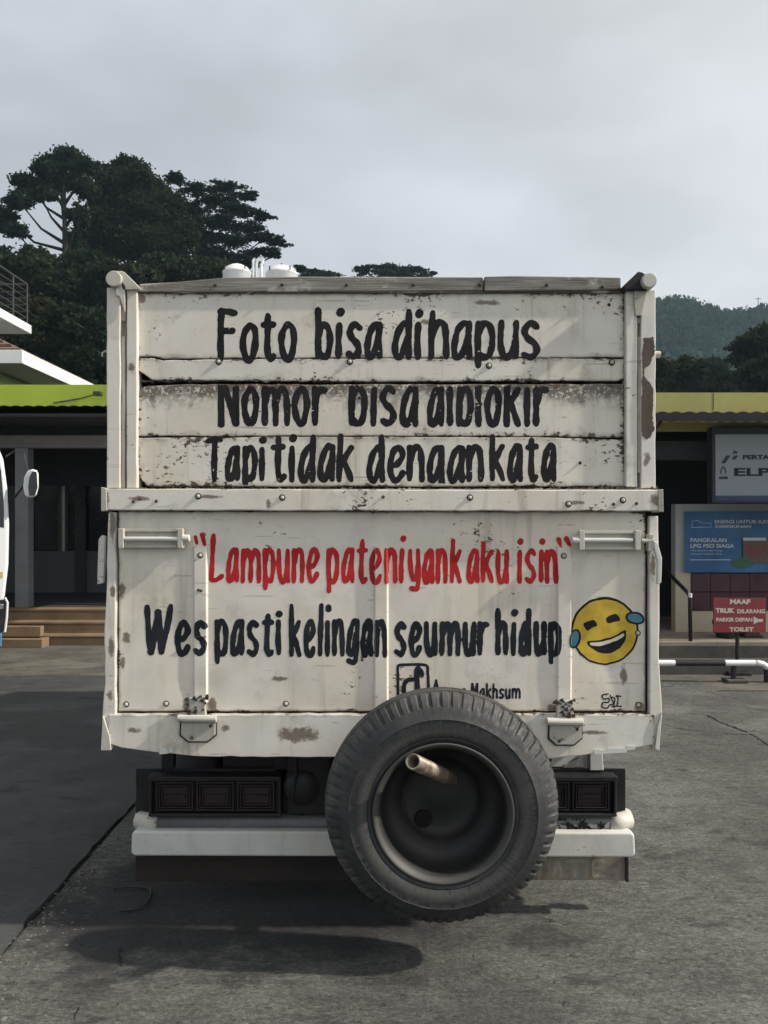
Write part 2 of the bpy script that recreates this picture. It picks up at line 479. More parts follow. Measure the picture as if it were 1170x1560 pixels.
def catmull(pts, k=6, closed=False):
    if len(pts) == 2 and not closed:
        return [tuple(np.array(pts[0]) * (1 - t) + np.array(pts[1]) * t) for t in np.linspace(0, 1, 4)]
    P = [np.array(p, float) for p in pts]
    n = len(P)
    out = []
    for i in range(n if closed else n - 1):
        if closed:
            p0, p1, p2, p3 = P[(i - 1) % n], P[i], P[(i + 1) % n], P[(i + 2) % n]
        else:
            p0, p1, p2, p3 = P[max(i - 1, 0)], P[i], P[i + 1], P[min(i + 2, n - 1)]
        for j in range(k):
            t = j / k
            out.append(tuple(0.5 * (2 * p1 + (p2 - p0) * t + (2 * p0 - 5 * p1 + 4 * p2 - p3) * t * t + (3 * p1 - p0 - 3 * p2 + p3) * t ** 3)))
    out.append(tuple(P[0] if closed else P[-1]))
    return out


# each glyph: width, strokes; x in letter widths, y: 0 baseline, 1 x-height, 1.5 ascender, -.5 descender
BOWL_R = [(1, .95), (.66, 1.0), (.28, .80), (.02, .40), (.06, .06), (.36, .0), (.66, .22), (.97, .66)]
BOWL_L = [(0, .62), (.38, 1), (.86, .88), (1, .50), (.80, .08), (.40, .0), (.02, .14)]
G = {
    'o': (1.0, [[(.5, 1), (.08, .75), (0, .4), (.3, .02), (.72, .04), (1, .5), (.88, .88), (.5, 1)]]),
    'a': (1.0, [BOWL_R, [(1, 1), (.97, .45), (1.02, .0)]]),
    'd': (1.0, [BOWL_R, [(1.02, 1.5), (.98, .7), (1.02, .0)]]),
    'g': (1.0, [BOWL_R, [(1, 1), (1.0, .2), (.92, -.32), (.5, -.5), (.05, -.36)]]),
    'q': (1.0, [BOWL_R, [(1, 1), (1.0, -.5)]]),
    'b': (1.0, [BOWL_L, [(.02, 1.5), (0, .7), (0, .0)]]),
    'p': (1.0, [BOWL_L, [(.0, 1), (.02, .3), (.04, -.5)]]),
    'e': (1.0, [[(.05, .42), (.6, .50), (1, .76), (.7, 1), (.25, .86), (0, .42), (.22, .03), (.65, .0), (1.02, .22)]]),
    'h': (1.0, [[(.04, 1.5), (0, .8), (0, 0)], [(.02, .55), (.40, .98), (.85, .92), (.98, .5), (1.0, .0)]]),
    'n': (1.0, [[(0, 1), (0, .5), (0, 0)], [(.02, .55), (.40, .98), (.85, .92), (.98, .5), (1.0, .0)]]),
    'm': (1.9, [[(0, 1), (0, .5), (0, 0)], [(.02, .6), (.40, .98), (.80, .90), (.93, .5), (.94, .0)],
                [(.96, .6), (1.32, .98), (1.74, .90), (1.88, .5), (1.9, .0)]]),
    'i': (0.12, [[(.05, .98), (.02, .5), (.05, .0)], [(.10, 1.40), (.14, 1.44)]]),
    'l': (0.12, [[(.08, 1.5), (.02, .7), (.05, .0)]]),
    'k': (1.0, [[(.06, 1.5), (0, .7), (0, .0)], [(.98, .98), (.5, .72), (.08, .46)], [(.30, .58), (.62, .34), (1.02, .0)]]),
    'r': (.85, [[(0, 1), (0, .5), (0, 0)], [(.02, .52), (.34, .92), (.88, .96)]]),
    's': (.95, [[(.92, .88), (.5, 1), (.08, .78), (.28, .56), (.72, .40), (.88, .18), (.5, .0), (.02, .08)]]),
    't': (.85, [[(.42, 1.36), (.38, .8), (.36, .22), (.56, .0), (.88, .10)], [(0, .98), (.45, .98), (.86, 1.0)]]),
    'u': (1.0, [[(0, 1), (0, .35), (.28, .0), (.72, .08), (.98, .5)], [(1, 1), (.98, .5), (1.02, 0)]]),
    'y': (1.0, [[(0, 1), (0, .45), (.26, .10), (.70, .14), (.98, .5)], [(1, 1), (1.0, .2), (.86, -.34), (.45, -.5), (.08, -.42)]]),
    'F': (1.25, [[(.10, 1.46), (.06, .7), (.14, .0)], [(.05, 1.5), (.6, 1.5), (1.25, 1.44)], [(.10, .80), (.6, .82), (1.1, .82)]]),
    'T': (1.35, [[(0, 1.40), (.7, 1.5), (1.35, 1.46)], [(.72, 1.4), (.68, .7), (.70, .0)]]),
    'N': (1.35, [[(.05, 0), (.0, 1.5)], [(.0, 1.5), (1.25, .02)], [(1.3, .02), (1.25, 1.5)]]),
    'L': (1.3, [[(.18, 1.5), (.10, .8), (.02, .06)], [(.02, .04), (.6, .02), (1.3, .16)]]),
    'W': (2.3, [[(.0, 1.46), (.18, .6), (.45, .02)], [(.45, .02), (1.1, 1.30)], [(1.1, 1.30), (1.45, .04)], [(1.45, .04), (1.95, .8), (2.3, 1.5)]]),
    'M': (1.6, [[(0, 0), (.15, 1.5)], [(.15, 1.5), (.8, .5)], [(.8, .5), (1.45, 1.5)], [(1.45, 1.5), (1.6, 0)]]),
    'A': (1.2, [[(0, 0), (.6, 1.5)], [(.6, 1.5), (1.2, 0)], [(.25, .5), (.95, .5)]]),
}


def word_strokes(word, x0, x1, base, xtop, atop, dbot, r, jit=0.5):
    """lays a word between outer x0..x1; returns polylines [(pts, r)] in photo-scale plane coordinates (x right, y down)"""
    gl = [G[c] for c in word]
    n = len(gl)
    gap = r * 0.42
    tot = sum(g[0] for g in gl)
    sx = ((x1 - x0) - n * 2 * r - (n - 1) * gap) / tot
    b, xh, a, d = base - r, xtop + r, atop + r, dbot - r

    def Y(y):
        if y < 0: return b + (-y / .5) * (d - b)
        if y <= 1: return b + y * (xh - b)
        return xh + (y - 1) / .5 * (a - xh)
    out = []
    x = x0 + r
    for (w, strokes) in gl:
        dx, dy = random.uniform(-jit, jit) * .6, random.uniform(-jit, jit)
        lean = random.uniform(-.015, .03)
        for s in strokes:
            pts = [(x + p[0] * sx + dx + (b - Y(p[1])) * lean + random.uniform(-.4, .4) * jit, Y(p[1]) + dy + random.uniform(-.5, .5) * jit) for p in s]
            sharp = len(s) == 2
            pl = catmull(pts, 5)
            rr = [r * (1.0 + 0.10 * math.sin(i * .9 + x) + (0.10 if sharp else 0)) for i in range(len(pl))]
            if len(s) == 2 and abs(s[0][1] - s[1][1]) < .06 and s[0][1] > 1.3 and w < .2:
                rr = [r * 1.22] * len(pl)
            elif len(pl) > 6:
                rr[0] *= .86; rr[-1] *= .84
            out.append((pl, rr))
        x += w * sx + 2 * r + gap
    return out


def sdf_of(strokes, XX, YY):
    D = np.full(XX.shape, 1e3)
    x0, y0 = XX[0, 0], YY[0, 0]
    st = XX[0, 1] - XX[0, 0]
    for pl, rr in strokes:
        rm = max(rr) + 3
        px = [p[0] for p in pl]; py = [p[1] for p in pl]
        i0 = max(0, int((min(px) - rm - x0) / st)); i1 = min(XX.shape[1], int((max(px) + rm - x0) / st) + 2)
        j0 = max(0, int((min(py) - rm - y0) / st)); j1 = min(XX.shape[0], int((max(py) + rm - y0) / st) + 2)
        if i1 <= i0 or j1 <= j0: continue
        gx, gy = XX[j0:j1, i0:i1], YY[j0:j1, i0:i1]
        sub = D[j0:j1, i0:i1]
        for k in range(len(pl) - 1):
            ax, ay = pl[k]; bx, by = pl[k + 1]
            vx, vy = bx - ax, by - ay
            L = vx * vx + vy * vy + 1e-9
            t = np.clip(((gx - ax) * vx + (gy - ay) * vy) / L, 0, 1)
            d = np.hypot(gx - ax - t * vx, gy - ay - t * vy) - (rr[k] * (1 - t) + rr[k + 1] * t)
            np.minimum(sub, d, out=sub)
    return D


def fill_cells(D, XX, YY, to3d, mb):
    """fills the region D<0 with polygons (marching squares) and adds them to the builder"""
    idx = {}
    vs = []
    fs = []

    def vid(key, x, y):
        if key in idx: return idx[key]
        idx[key] = len(vs)
        vs.append((x, y))
        return idx[key]
    ins = D < 0
    cnt = ins[:-1, :-1].astype(int) + ins[1:, :-1] + ins[:-1, 1:] + ins[1:, 1:]
    js, is_ = np.nonzero(cnt)
    for j, i in zip(js.tolist(), is_.tolist()):
        c = ((j, i), (j, i + 1), (j + 1, i + 1), (j + 1, i))
        poly = []
        for k in range(4):
            a, b = c[k], c[(k + 1) % 4]
            da, db = D[a], D[b]
            if da < 0: poly.append(vid(a, XX[a], YY[a]))
            if (da < 0) != (db < 0):
                t = da / (da - db)
                key = ('e',) + (a + b if a < b else b + a)
                poly.append(vid(key, XX[a] + (XX[b] - XX[a]) * t, YY[a] + (YY[b] - YY[a]) * t))
        if len(poly) >= 3: fs.append(tuple(poly))
    if not vs: return
    A = np.array(vs)
    P = to3d(A[:, 0], A[:, 1])
    mb.add(P.tolist(), fs)


def paint_shape(dist_fn, box, to3d, mb, step=1.0):
    x0, y0, x1, y1 = box
    xs = np.arange(x0, x1 + step, step); ys = np.arange(y0, y1 + step, step)
    XX, YY = np.meshgrid(xs, ys)
    fill_cells(dist_fn(XX, YY), XX, YY, to3d, mb)


# text pixels (photo) -> point on a surface whose y is given by surf(x, z)
def on_surface(surf, Zp, lift):
    def f(px, py):
        x = (px - CX) / F * Zp
        z = CAMZ - (py - HY) / F * Zp
        y = surf(x, z) - lift
        return np.stack([x, y, z], -1)
    return f


# ------------------------------------------------------------------ setting: ground
def ground_mat(name, base, coarse=1.0, seed=0.0, dark_patches=()):
    m, N = new_mat(name)
    c = N.map(N.n('ShaderNodeTexCoord').outputs['Object'], (1, 1, 1), (seed, seed, 0))
    big = N.noise(c, 0.55, 5, 0.6)
    mid = N.noise(c, 3.0, 6, 0.65)
    brush = N.noise(N.map(c, (10.0, 30.0, 1), rot=(0, 0, R(5))), 1.0, 6, 0.72)
    fine = N.noise(N.map(c, (0.75, 1.2, 1)), 34, 6, 0.82)
    grit = N.noise(c, 210, 2, 0.6)
    v = N.math('ADD', N.math('MULTIPLY', mid, 0.26), N.math('ADD', N.math('MULTIPLY', fine, 0.36), N.math('MULTIPLY', brush, 0.38)))
    col = N.ramp(v, [(0.38, tuple(x * (0.7 - .36 * coarse) for x in base)), (0.49, base), (0.60, tuple(x * (1.2 + .62 * coarse) for x in base))])
    col = N.mix(N.math('MULTIPLY', N.smooth(big, 0.45, 0.62), 0.7), col, tuple(x * 0.55 for x in base))
    col = N.mix(N.math('MULTIPLY', N.smooth(N.noise(c, 1.1, 4, loc=None) if False else big, 0.50, 0.30), 0.35), col, (base[0] * 1.35, base[1] * 1.28, base[2] * 1.12))
    st = N.noise(N.map(c, (1.4, 2.6, 1), (9, 3, 0)), 1.6, 6, 0.6)
    col = N.mix(N.math('MULTIPLY', N.smooth(st, 0.585, 0.66), 0.7), col, tuple(x * 0.32 for x in base))
    pit = N.smooth(N.noise(N.map(c, (0.8, 1.1, 1)), 30, 4, 0.65), 0.64, 0.72)
    col = N.mix(N.math('MULTIPLY', pit, 0.5 * coarse), col, tuple(x * 0.18 for x in base))
    spk = N.smooth(N.noise(c, 95, 4, 0.75), 0.60, 0.70)
    col = N.mix(N.math('MULTIPLY', spk, 0.50 * coarse), col, tuple(x * 2.6 for x in base))
    h = N.math('ADD', N.math('MULTIPLY', brush, 0.9 * coarse), N.math('ADD', N.math('MULTIPLY', fine, 0.7), N.math('MULTIPLY', grit, 0.35)))
    h = N.math('SUBTRACT', h, N.math('MULTIPLY', pit, 1.0 * coarse))
    blot = N.noise(N.map(c, (4.0, 11.0, 1), (2, 7, 0), (0, 0, R(3))), 1.3, 3, 0.5)
    col = N.mix(N.math('MULTIPLY', N.smooth(blot, 0.63, 0.70), 0.62), col, tuple(x * 0.30 for x in base))
    pale = N.noise(N.map(c, (0.9, 1.5, 1), (5, 1, 0)), 1.5, 5, 0.6)
    col = N.mix(N.math('MULTIPLY', N.smooth(pale, 0.50, 0.66), 0.55), col, tuple(x * 1.75 for x in base))
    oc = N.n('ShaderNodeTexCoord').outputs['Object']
    for (ax, ay, arx, ary, am) in dark_patches:
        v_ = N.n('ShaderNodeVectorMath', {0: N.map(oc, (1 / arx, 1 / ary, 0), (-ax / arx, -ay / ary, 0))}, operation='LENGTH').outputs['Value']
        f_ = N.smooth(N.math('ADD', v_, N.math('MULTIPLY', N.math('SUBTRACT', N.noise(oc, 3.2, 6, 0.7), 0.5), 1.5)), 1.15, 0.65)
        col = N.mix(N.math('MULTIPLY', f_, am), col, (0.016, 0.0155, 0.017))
    gr2 = N.noise(N.map(c, (0.8, 1.3, 1)), 62, 6, 0.85)
    col = N.mix(coarse * 0.8, col, N.mix(1.0, col, N.ramp(gr2, [(0.34, (0.35, 0.35, 0.35)), (0.5, (1.0, 1.0, 1.0)), (0.64, (2.1, 2.1, 2.05))]), 'MULTIPLY'))
    finish(N, col, N.smooth(mid, 0.3, 0.7, 0.72, 0.95), bump=h, bstr=min(1.0, 1.0 * coarse), bdist=0.022)
    return m


M['ground'] = ground_mat('coarse_broomed_concrete', (0.092, 0.093, 0.084), 1.0, dark_patches=[(-0.55, 3.50, 1.0, 0.62, .86), (-1.08, 3.2, .22, .22, .6), (0.62, 3.15, .16, .10, .5), (-1.02, 2.85, .10, .22, .35)])  # first patch paints shade under the truck into the concrete; others are stains
M['slab'] = ground_mat('smooth_dark_concrete', (0.036, 0.038, 0.038), 0.35, 4.0)
M['far_yard'] = ground_mat('dusty_pale_concrete', (0.085, 0.080, 0.066), 0.5, 8.0)

g = MB()
g.add([(-620, -620, 0), (620, -620, 0), (620, 620, 0), (-620, 620, 0)], [(0, 1, 2, 3)])
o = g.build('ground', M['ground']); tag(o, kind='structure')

# the uneven near patch of the yard: real relief of a few millimetres
xs = np.concatenate([np.linspace(-1.42, 3.2, 330)])
ys = np.linspace(1.9, 8.4, 330)
X, Y = np.meshgrid(xs, ys)
Zg = 0.004 + 0.008 * vnoise(X + 9, Y + 3, 3.1, 3) + 0.006 * vnoise(X + 9, Y + 3, 9.0, 4) + 0.0045 * vnoise(X + 5, Y * 1.4 + 5, 24.0, 5) + 0.003 * vnoise(X * 1.0 + 5, Y * 3.2 + 5, 31.0, 6)
edge = np.minimum(np.minimum(X - xs[0], xs[-1] - X), np.minimum(Y - ys[0], ys[-1] - Y))
Zg = np.where(edge < 1e-6, -0.01, Zg)
V = np.stack([X, Y, Zg], -1).reshape(-1, 3)
nx = len(xs)
i = np.arange(len(ys) - 1)[:, None] * nx + np.arange(nx - 1)[None, :]
Fq = np.stack([i, i + 1, i + 1 + nx, i + nx], -1).reshape(-1, 4)
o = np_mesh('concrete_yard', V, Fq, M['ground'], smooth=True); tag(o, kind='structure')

# left: a smoother slab, poured a little higher, ragged edge along the joint
sb = MB()
pts = []
yy = -3.0
while yy < 8.6:
    pts.append((-1.405 + 0.020 * math.sin(yy * 1.3) + random.uniform(-.010, .010), yy)); yy += 0.09
pts += [(-1.42, 8.6), (-14, 8.6), (-14, -3)]
sb.prism_axis(pts, -0.02, 0.026, 'z')
o = sb.build('smooth_slab', M['slab']); tag(o, kind='structure')

# pale dusty strip in front of the shops
sb = MB()
pts = [(-14, 8.62)] + [(-1.35 + t * 0.6, 8.62 + random.uniform(-.05, .05)) for t in range(0, 1)] + [(-1.1, 8.6), (-1.1, 16), (-14, 16)]
sb.prism_axis(pts, -0.02, 0.016, 'z')
o = sb.build('shop_forecourt', M['far_yard']); tag(o, kind='structure')

# rubble caught in the joint: crushed stones
def stones(name, label, pos, rads, mat):
    ico = bmesh.new(); bmesh.ops.create_icosphere(ico, subdivisions=1, radius=1.0)
    base = np.array([v.co[:] for v in ico.verts]); fc = np.array([[v.index for v in f.verts] for f in ico.faces]); ico.free()
    n = len(pos)
    a = RNG.random(n) * 6.28
    sc = RNG.uniform(.6, 1.3, (n, 3)); sc[:, 2] *= .55
    B = base[None] * (1 + RNG.uniform(-.28, .28, (n, len(base), 1)))
    B = B * sc[:, None] * rads[:, None, None]
    ca, sa = np.cos(a)[:, None], np.sin(a)[:, None]
    Xr = B[..., 0] * ca - B[..., 1] * sa; Yr = B[..., 0] * sa + B[..., 1] * ca
    V = np.stack([Xr, Yr, B[..., 2]], -1) + pos[:, None]
    Fq = (fc[None] + (np.arange(n) * len(base))[:, None, None]).reshape(-1, 3)
    o = np_mesh(name, V.reshape(-1, 3), Fq, mat)
    tag(o, label, 'gravel', kind='stuff')
    return o


M['stone'] = plain('grey_crushed_stone', (0.115, 0.112, 0.10), 0.9, 0, 0.55, 40, 0.4)
n = 420
yy = 2.3 + RNG.beta(1.0, 2.6, n) * 3.0
xx = -1.36 + RNG.normal(0, 0.045, n) + np.where(yy < 3.3, RNG.normal(0, .06, n), 0)
stones('joint_rubble', 'loose grey rubble along the cracked joint between the two slabs', np.stack([xx, yy, np.full(n, .014)], -1), RNG.uniform(.0025, .0095, n) * np.where(RNG.random(n) < .06, 1.8, 1), M['stone'])
n = 900
xx = RNG.uniform(-1.3, 3.0, n); yy = 2.2 + RNG.beta(1, 1.8, n) * 4.5
stones('scattered_grit', 'fine loose grit scattered over the rough concrete yard', np.stack([xx, yy, np.full(n, .012)], -1), RNG.uniform(.0015, .0045, n), M['stone'])


# ribbons of filled crack / stain lying on the concrete
def crack(name, pts, w, mat, z=0.0165):
    pl = catmull(pts, 8)
    vs, fs = [], []
    for i, p in enumerate(pl):
        a = pl[max(i - 1, 0)]; b = pl[min(i + 1, len(pl) - 1)]
        dx, dy = b[0] - a[0], b[1] - a[1]
        L = math.hypot(dx, dy) + 1e-9
        ww = w * random.uniform(.4, 1.2) * (0.35 if i in (0, len(pl) - 1) else 1)
        jx, jy = random.uniform(-.006, .006), random.uniform(-.006, .006)
        vs += [(p[0] - dy / L * ww + jx, p[1] + dx / L * ww + jy, z), (p[0] + dy / L * ww + jx, p[1] - dx / L * ww + jy, z)]
    for i in range(len(pl) - 1):
        fs.append((2 * i, 2 * i + 1, 2 * i + 3, 2 * i + 2))
    mb = MB(); mb.add(vs, fs)
    o = mb.build(name, mat); tag(o, kind='structure')
    return o


M['tar'] = plain('dark_crack_dirt', (0.016, 0.015, 0.014), 0.9, 0, 0.4, 20, 0.3)
def gp(px, py):
    Z = CAMZ * F / (py - HY)
    return (wx(px, Z), Z)
crack('ground_crack', [gp(1078, 1092), gp(1100, 1104), gp(1125, 1113), gp(1150, 1125), gp(1168, 1136), gp(1230, 1165), gp(1330, 1200)], .012, M['tar'])
crack('ground_crack', [gp(185, 1440), gp(182, 1470), gp(188, 1500), gp(178, 1530), gp(182, 1570)], .006, M['tar'])
crack('ground_crack', [gp(182, 1470), gp(150, 1500), gp(120, 1545), gp(105, 1600)], .004, M['tar'])
crack('ground_crack', [gp(1030, 1112), gp(1060, 1116), gp(1130, 1122), gp(1170, 1121)], .006, M['tar'])

# ------------------------------------------------------------------ the truck
TZ = 2.87
truck = thing('cargo_truck', 'old cream wooden-bed truck seen from behind with black and red hand-painted lettering', 'truck', (0, TZ, 0))


def ysheet(x, z):
    """dented steel sheet of the lower tailgate (world y of its face)"""
    x = np.asarray(x, float); z = np.asarray(z, float)
    y = 2.882 + 0.0016 * np.sin(x * 7.1 + z * 3.0) * np.sin(z * 8.2 + 1.0) + 0.0035 * (vnoise(x + 5, z + 5, 3.3, 21) - .5) + 0.0016 * (vnoise(x + 5, z + 5, 8.5, 22) - .5)
    for cx_, cz_, r_, a_ in ((-.03 * 2.3, 1.55, .05, .004), (0.80, 1.12, .05, .005), (-.70, 1.20, .07, .004), (.30, 1.35, .10, .003), (-.66, 1.02, .05, .005), (.10, 1.48, .08, -.003)):
        y = y + a_ * np.exp(-((x - cx_) ** 2 + (z - cz_) ** 2) / (2 * r_ * r_))
    return y


ZT = 2.872
RIBS = [(wx(293, ZT), wx(316, ZT)), (wx(569, ZT), wx(592, ZT)), (wx(848, ZT), wx(872, ZT))]
RIB_TOP, RIB_BOT = wz(832, ZT), wz(1066, ZT)


def yrib_off(x, z):
    """how far the ribs stand proud of the sheet"""
    x = np.asarray(x, float)
    off = np.zeros_like(x)
    for a, b in RIBS:
        s = 0.006
        t = np.clip(np.minimum(x - a, b - x) / s, 0, 1)
        off = np.maximum(off, 0.009 * t * t * (3 - 2 * t))
    return np.where(np.asarray(z) > RIB_TOP, 0, off)


def ytail(x, z):
    return ysheet(x, z) - yrib_off(x, z)


def T(px, py, Z=ZT): return (wx(px, Z), wz(py, Z))
def TP(pts, Z=ZT): return [T(a, b, Z) for a, b in pts]


def wobble(pts, step=14, amp=0.8):
    """subdivides a pixel outline and makes it slightly ragged"""
    out = []
    n = len(pts)
    for i in range(n):
        a, b = pts[i], pts[(i + 1) % n]
        L = math.hypot(b[0] - a[0], b[1] - a[1])
        k = max(1, int(L / step))
        for j in range(k):
            t = j / k
            w = 0 if j == 0 else amp
            out.append((a[0] + (b[0] - a[0]) * t + random.uniform(-w, w), a[1] + (b[1] - a[1]) * t + random.uniform(-w, w)))
    return out


# --- upper wooden boards
def plank(name, pts, mat, y0=2.898, y1=2.935, ws=14, amp=.6, bev=.004):
    mb = MB(); mb.prism(TP(wobble(pts, ws, amp), 2.9), y0, y1)
    return mb.build(name, mat, truck, bevel=bev, fix=False)


b1 = plank('board', [(209, 446), (951, 446), (951, 544), (850, 544.6), (600, 545.2), (420, 545.6), (300, 546), (248, 547), (235, 543), (209, 543)], M['board_a'])
b2 = plank('board', [(209, 545.5), (235, 545.3), (248, 549), (300, 548), (420, 546.6), (600, 545.8), (850, 545.6), (951, 547), (951, 576), (940, 580.5), (500, 581.5), (232, 579), (209, 563)], M['board_a2'])
b3 = plank('board', [(209, 596), (222, 588), (280, 585.5), (951, 585), (951, 667), (850, 665.5), (700, 664.6), (420, 664), (340, 665), (290, 664), (209, 664)], M['board_b'])
b4 = plank('board', [(209, 667), (290, 665.6), (340, 666.4), (420, 665.2), (700, 665.4), (850, 666.8), (951, 669.5), (951, 741), (224, 741), (209, 722)], M['board_c'])
mb = MB(); mb.box(wx(205, 2.95), wx(955, 2.95), 2.94, 2.96, wz(745, 2.95), wz(440, 2.95)); mb.build('backing_panel', M['groove'], truck)
# splintered filler between the pairs of boards
mb = MB()
for k in range(150):
    px = random.uniform(212, 945); w = random.uniform(4, 20)
    z0 = random.uniform(577.5, 581)
    mb.prism(TP([(px, z0), (px + w * .5, z0 - random.uniform(.5, 2)), (px + w, z0 + .3), (px + w * .6, z0 + random.uniform(.6, 2.4))], 2.9), 2.905 + random.uniform(-.004, .01), 2.935)
o = mb.build('splinters', M['wood_dark'], truck); tag(o, kind='stuff')

# --- cap rail on the top, two lengths of bare wood
mb = MB(); mb.prism(TP([(212, 432.5), (270, 429), (345, 422.5), (470, 421), (640, 421.5), (736, 422), (736, 443), (500, 444.5), (300, 445), (212, 444.5)], 2.886), 2.886, 2.95)
cap1 = mb.build('cap_rail', M['wood'], truck, bevel=.004)
mb = MB(); mb.prism(TP([(738, 421), (780, 420), (900, 421.5), (946, 422.5), (946, 440.5), (900, 442), (738, 443)], 2.88), 2.880, 2.95)
cap2 = mb.build('cap_rail', M['wood'], truck, bevel=.004)
mb = MB(); mb.prism(TP([(212, 447.5), (951, 447.5), (951, 444), (212, 445.5)], 2.9), 2.889, 2.94); mb.build('cap_underside', M['wood_dark'], truck)

# --- bolts
def bolt_mesh(name, r, mats):
    mb = MB()
    mb.mi = 1
    mb.lathe_y([(r * 1.75, 0.0012), (r * 1.5, -0.0010), (r * 1.02, -0.0012)], 0, 0, 14)
    mb.mi = 0
    mb.lathe_y([(r * 1.02, -0.0008), (r * .98, -0.0035), (r * .6, -0.0062), (0.0002, -0.0068)], 0, 0, 14)
    me = bpy.data.meshes.new(name)
    me.from_pydata(mb.v, [], mb.f)
    for m in mats: me.materials.append(m)
    me.polygons.foreach_set('material_index', mb.m)
    me.polygons.foreach_set('use_smooth', [True] * len(me.polygons))
    bm = bmesh.new(); bm.from_mesh(me); bmesh.ops.recalc_face_normals(bm, faces=bm.faces[:]); bm.to_mesh(me); bm.free()
    return me


BOLT = bolt_mesh('bolt', 0.0068, [M['bolt'], M['ring']])
NAIL = bolt_mesh('nail', 0.0034, [M['ring'], M['ring']])


def put_bolts(parent, pts, y, me=BOLT, name='bolt'):
    for (px, py) in pts:
        x, z = wx(px, y), wz(py, y)
        yy_ = y
        if y is ZT: yy_ = float(ytail(np.array([x]), np.array([z]))[0])
        p = Vector((x, yy_, z)) - OFF[parent.name]
        link(name, me, parent, p)


put_bolts(b1, [(928, 464)], 2.896, NAIL, 'nail')
put_bolts(b2, [(333, 551), (533, 551), (932, 552), (745, 557)], 2.896)
put_bolts(b3, [(423, 611), (548, 606), (733, 615)], 2.896, NAIL, 'nail')
put_bolts(b4, [(731, 729), (424, 731), (884, 705)], 2.896, NAIL, 'nail')
put_bolts(cap1, [(328, 434), (430, 433.5), (528, 434), (630, 434), (731, 434)], 2.884, NAIL, 'nail')
put_bolts(cap2, [(833, 434), (918, 437)], 2.878, NAIL, 'nail')

# --- corner posts (channels), inner and outer, with the hung-door slot between
def tbox(name, px0, px1, py0, py1, y0, y1, mat, parent=None, bev=.003, wob=None):
    mb = MB()
    if wob:
        mb.prism(TP(wobble([(px0, py1), (px1, py1), (px1, py0), (px0, py0)], 22, wob), y0), y0, y1)
    else:
        mb.box(wx(px0, y0), wx(px1, y0), y0, y1, wz(py1, y0), wz(py0, y0))
    return mb.build(name, mat, parent or truck, bevel=bev)


tbox('corner_post', 162.5, 183, 438, 744, 2.872, 2.96, M['frame'], wob=.5)
tbox('inner_post', 192.8, 208.5, 441, 744, 2.876, 2.95, M['frame'], wob=.4)
tbox('slot_strip', 185, 190.5, 512, 744, 2.888, 2.93, M['frame'], wob=.7, bev=.002)
tbox('slot_strip', 185, 191, 441, 489, 2.890, 2.93, M['frame'], bev=.002)
tbox('corner_post', 976.5, 999, 441, 744, 2.872, 2.96, M['frame'], wob=.5)
tbox('inner_post', 954, 971, 442, 742, 2.876, 2.95, M['frame'], wob=.4)
tbox('slot_strip', 972, 976, 513, 720, 2.888, 2.93, M['frame'], wob=.6, bev=.002)
tbox('slot_strip', 972, 976, 483, 493, 2.888, 2.93, M['frame'], bev=.002)
tbox('post_backing', 184, 193, 440, 742, 2.945, 2.965, M['groove'], bev=0)
tbox('post_backing', 970, 978, 440, 742, 2.945, 2.965, M['groove'], bev=0)

# exposed rusty patch on the right corner post
def patch(name, outline_fn, box, to3d, mat, parent):
    mb = MB(); paint_shape(outline_fn, box, to3d, mb, 0.7)
    return mb.build(name, mat, parent)


def rust_d(X, Y):
    lx = 979 + 3 * (vnoise(X * 0, Y, .09, 31) - .5) - 9 * np.clip((Y - 590) / 50, 0, 1) + 8 * np.clip((Y - 640) / 25, 0, 1)
    rx = 995 - 13 * np.exp(-((Y - 568) / 16) ** 2) + 6 * (vnoise(X * 0 + 3, Y, .13, 32) - .5)
    d = np.maximum(lx - X, X - rx)
    bot = 664 + 14 * (vnoise(X, Y * 0, .2, 35) - .5)
    d = np.maximum(d, np.maximum(514 - Y, Y - bot))
    return d + 2.2 * (vnoise(X, Y, .35, 33) - .5)


flat = lambda y: (lambda x, z: np.full_like(x, y))
M['rust_patch'] = plain('flaked_brown_rust', (0.095, 0.072, 0.055), 0.9, 0, 0.5, 22, 0.6)
patch('rust_patch', rust_d, (976.8, 508, 998, 672), on_surface(flat(2.872), 2.872, .0012), M['rust_patch'], truck)

# --- swing door pivots: round bar end, folded cover plate and strap on both top corners
mb = MB()
mb.tube([(wx(172, 2.84), 2.845, wz(423.5, 2.84)), (wx(172, 2.84), 3.10, wz(423.5, 2.84))], 12.2 / F * 2.84, 20)
pv = mb.build('pivot_bar', M['latch'], truck, bevel=.003)
mb = MB(); mb.prism(TP([(171, 413), (185, 412.5), (189, 414), (213, 438), (211, 440.5), (191, 441), (190, 436), (186, 430), (184, 417), (178, 416)], 2.86), 2.86, 3.0)
mb.build('cover_plate', M['latch'], truck, bevel=.002)
mb = MB(); mb.prism(TP([(177, 431), (184, 428), (187, 440), (191, 444), (191, 476), (187, 466), (183, 452), (177.5, 450)], 2.868), 2.863, 2.868)
mb.build('strap', M['bumper'], truck, bevel=.001)
mb = MB()
mb.tube([(wx(991, 2.82), 2.825, wz(426, 2.82)), (wx(991, 2.82), 3.10, wz(426, 2.82))], 11.5 / F * 2.82, 18)
mb.build('pivot_bar', M['latch'], truck, bevel=.003)
mb = MB(); mb.prism(TP([(950, 435), (971, 415), (977, 416), (983, 420), (983, 432), (990, 440), (985, 443), (950, 441.5)], 2.86), 2.85, 3.0)
mb.build('cover_plate', M['dark_steel'], truck, bevel=.002)
mb = MB(); mb.prism(TP([(966, 437), (980, 437), (986, 441), (981, 462), (977, 481), (968, 481), (966, 460)], 2.868), 2.864, 2.871)
mb.build('strap', M['hinge'], truck, bevel=.001)
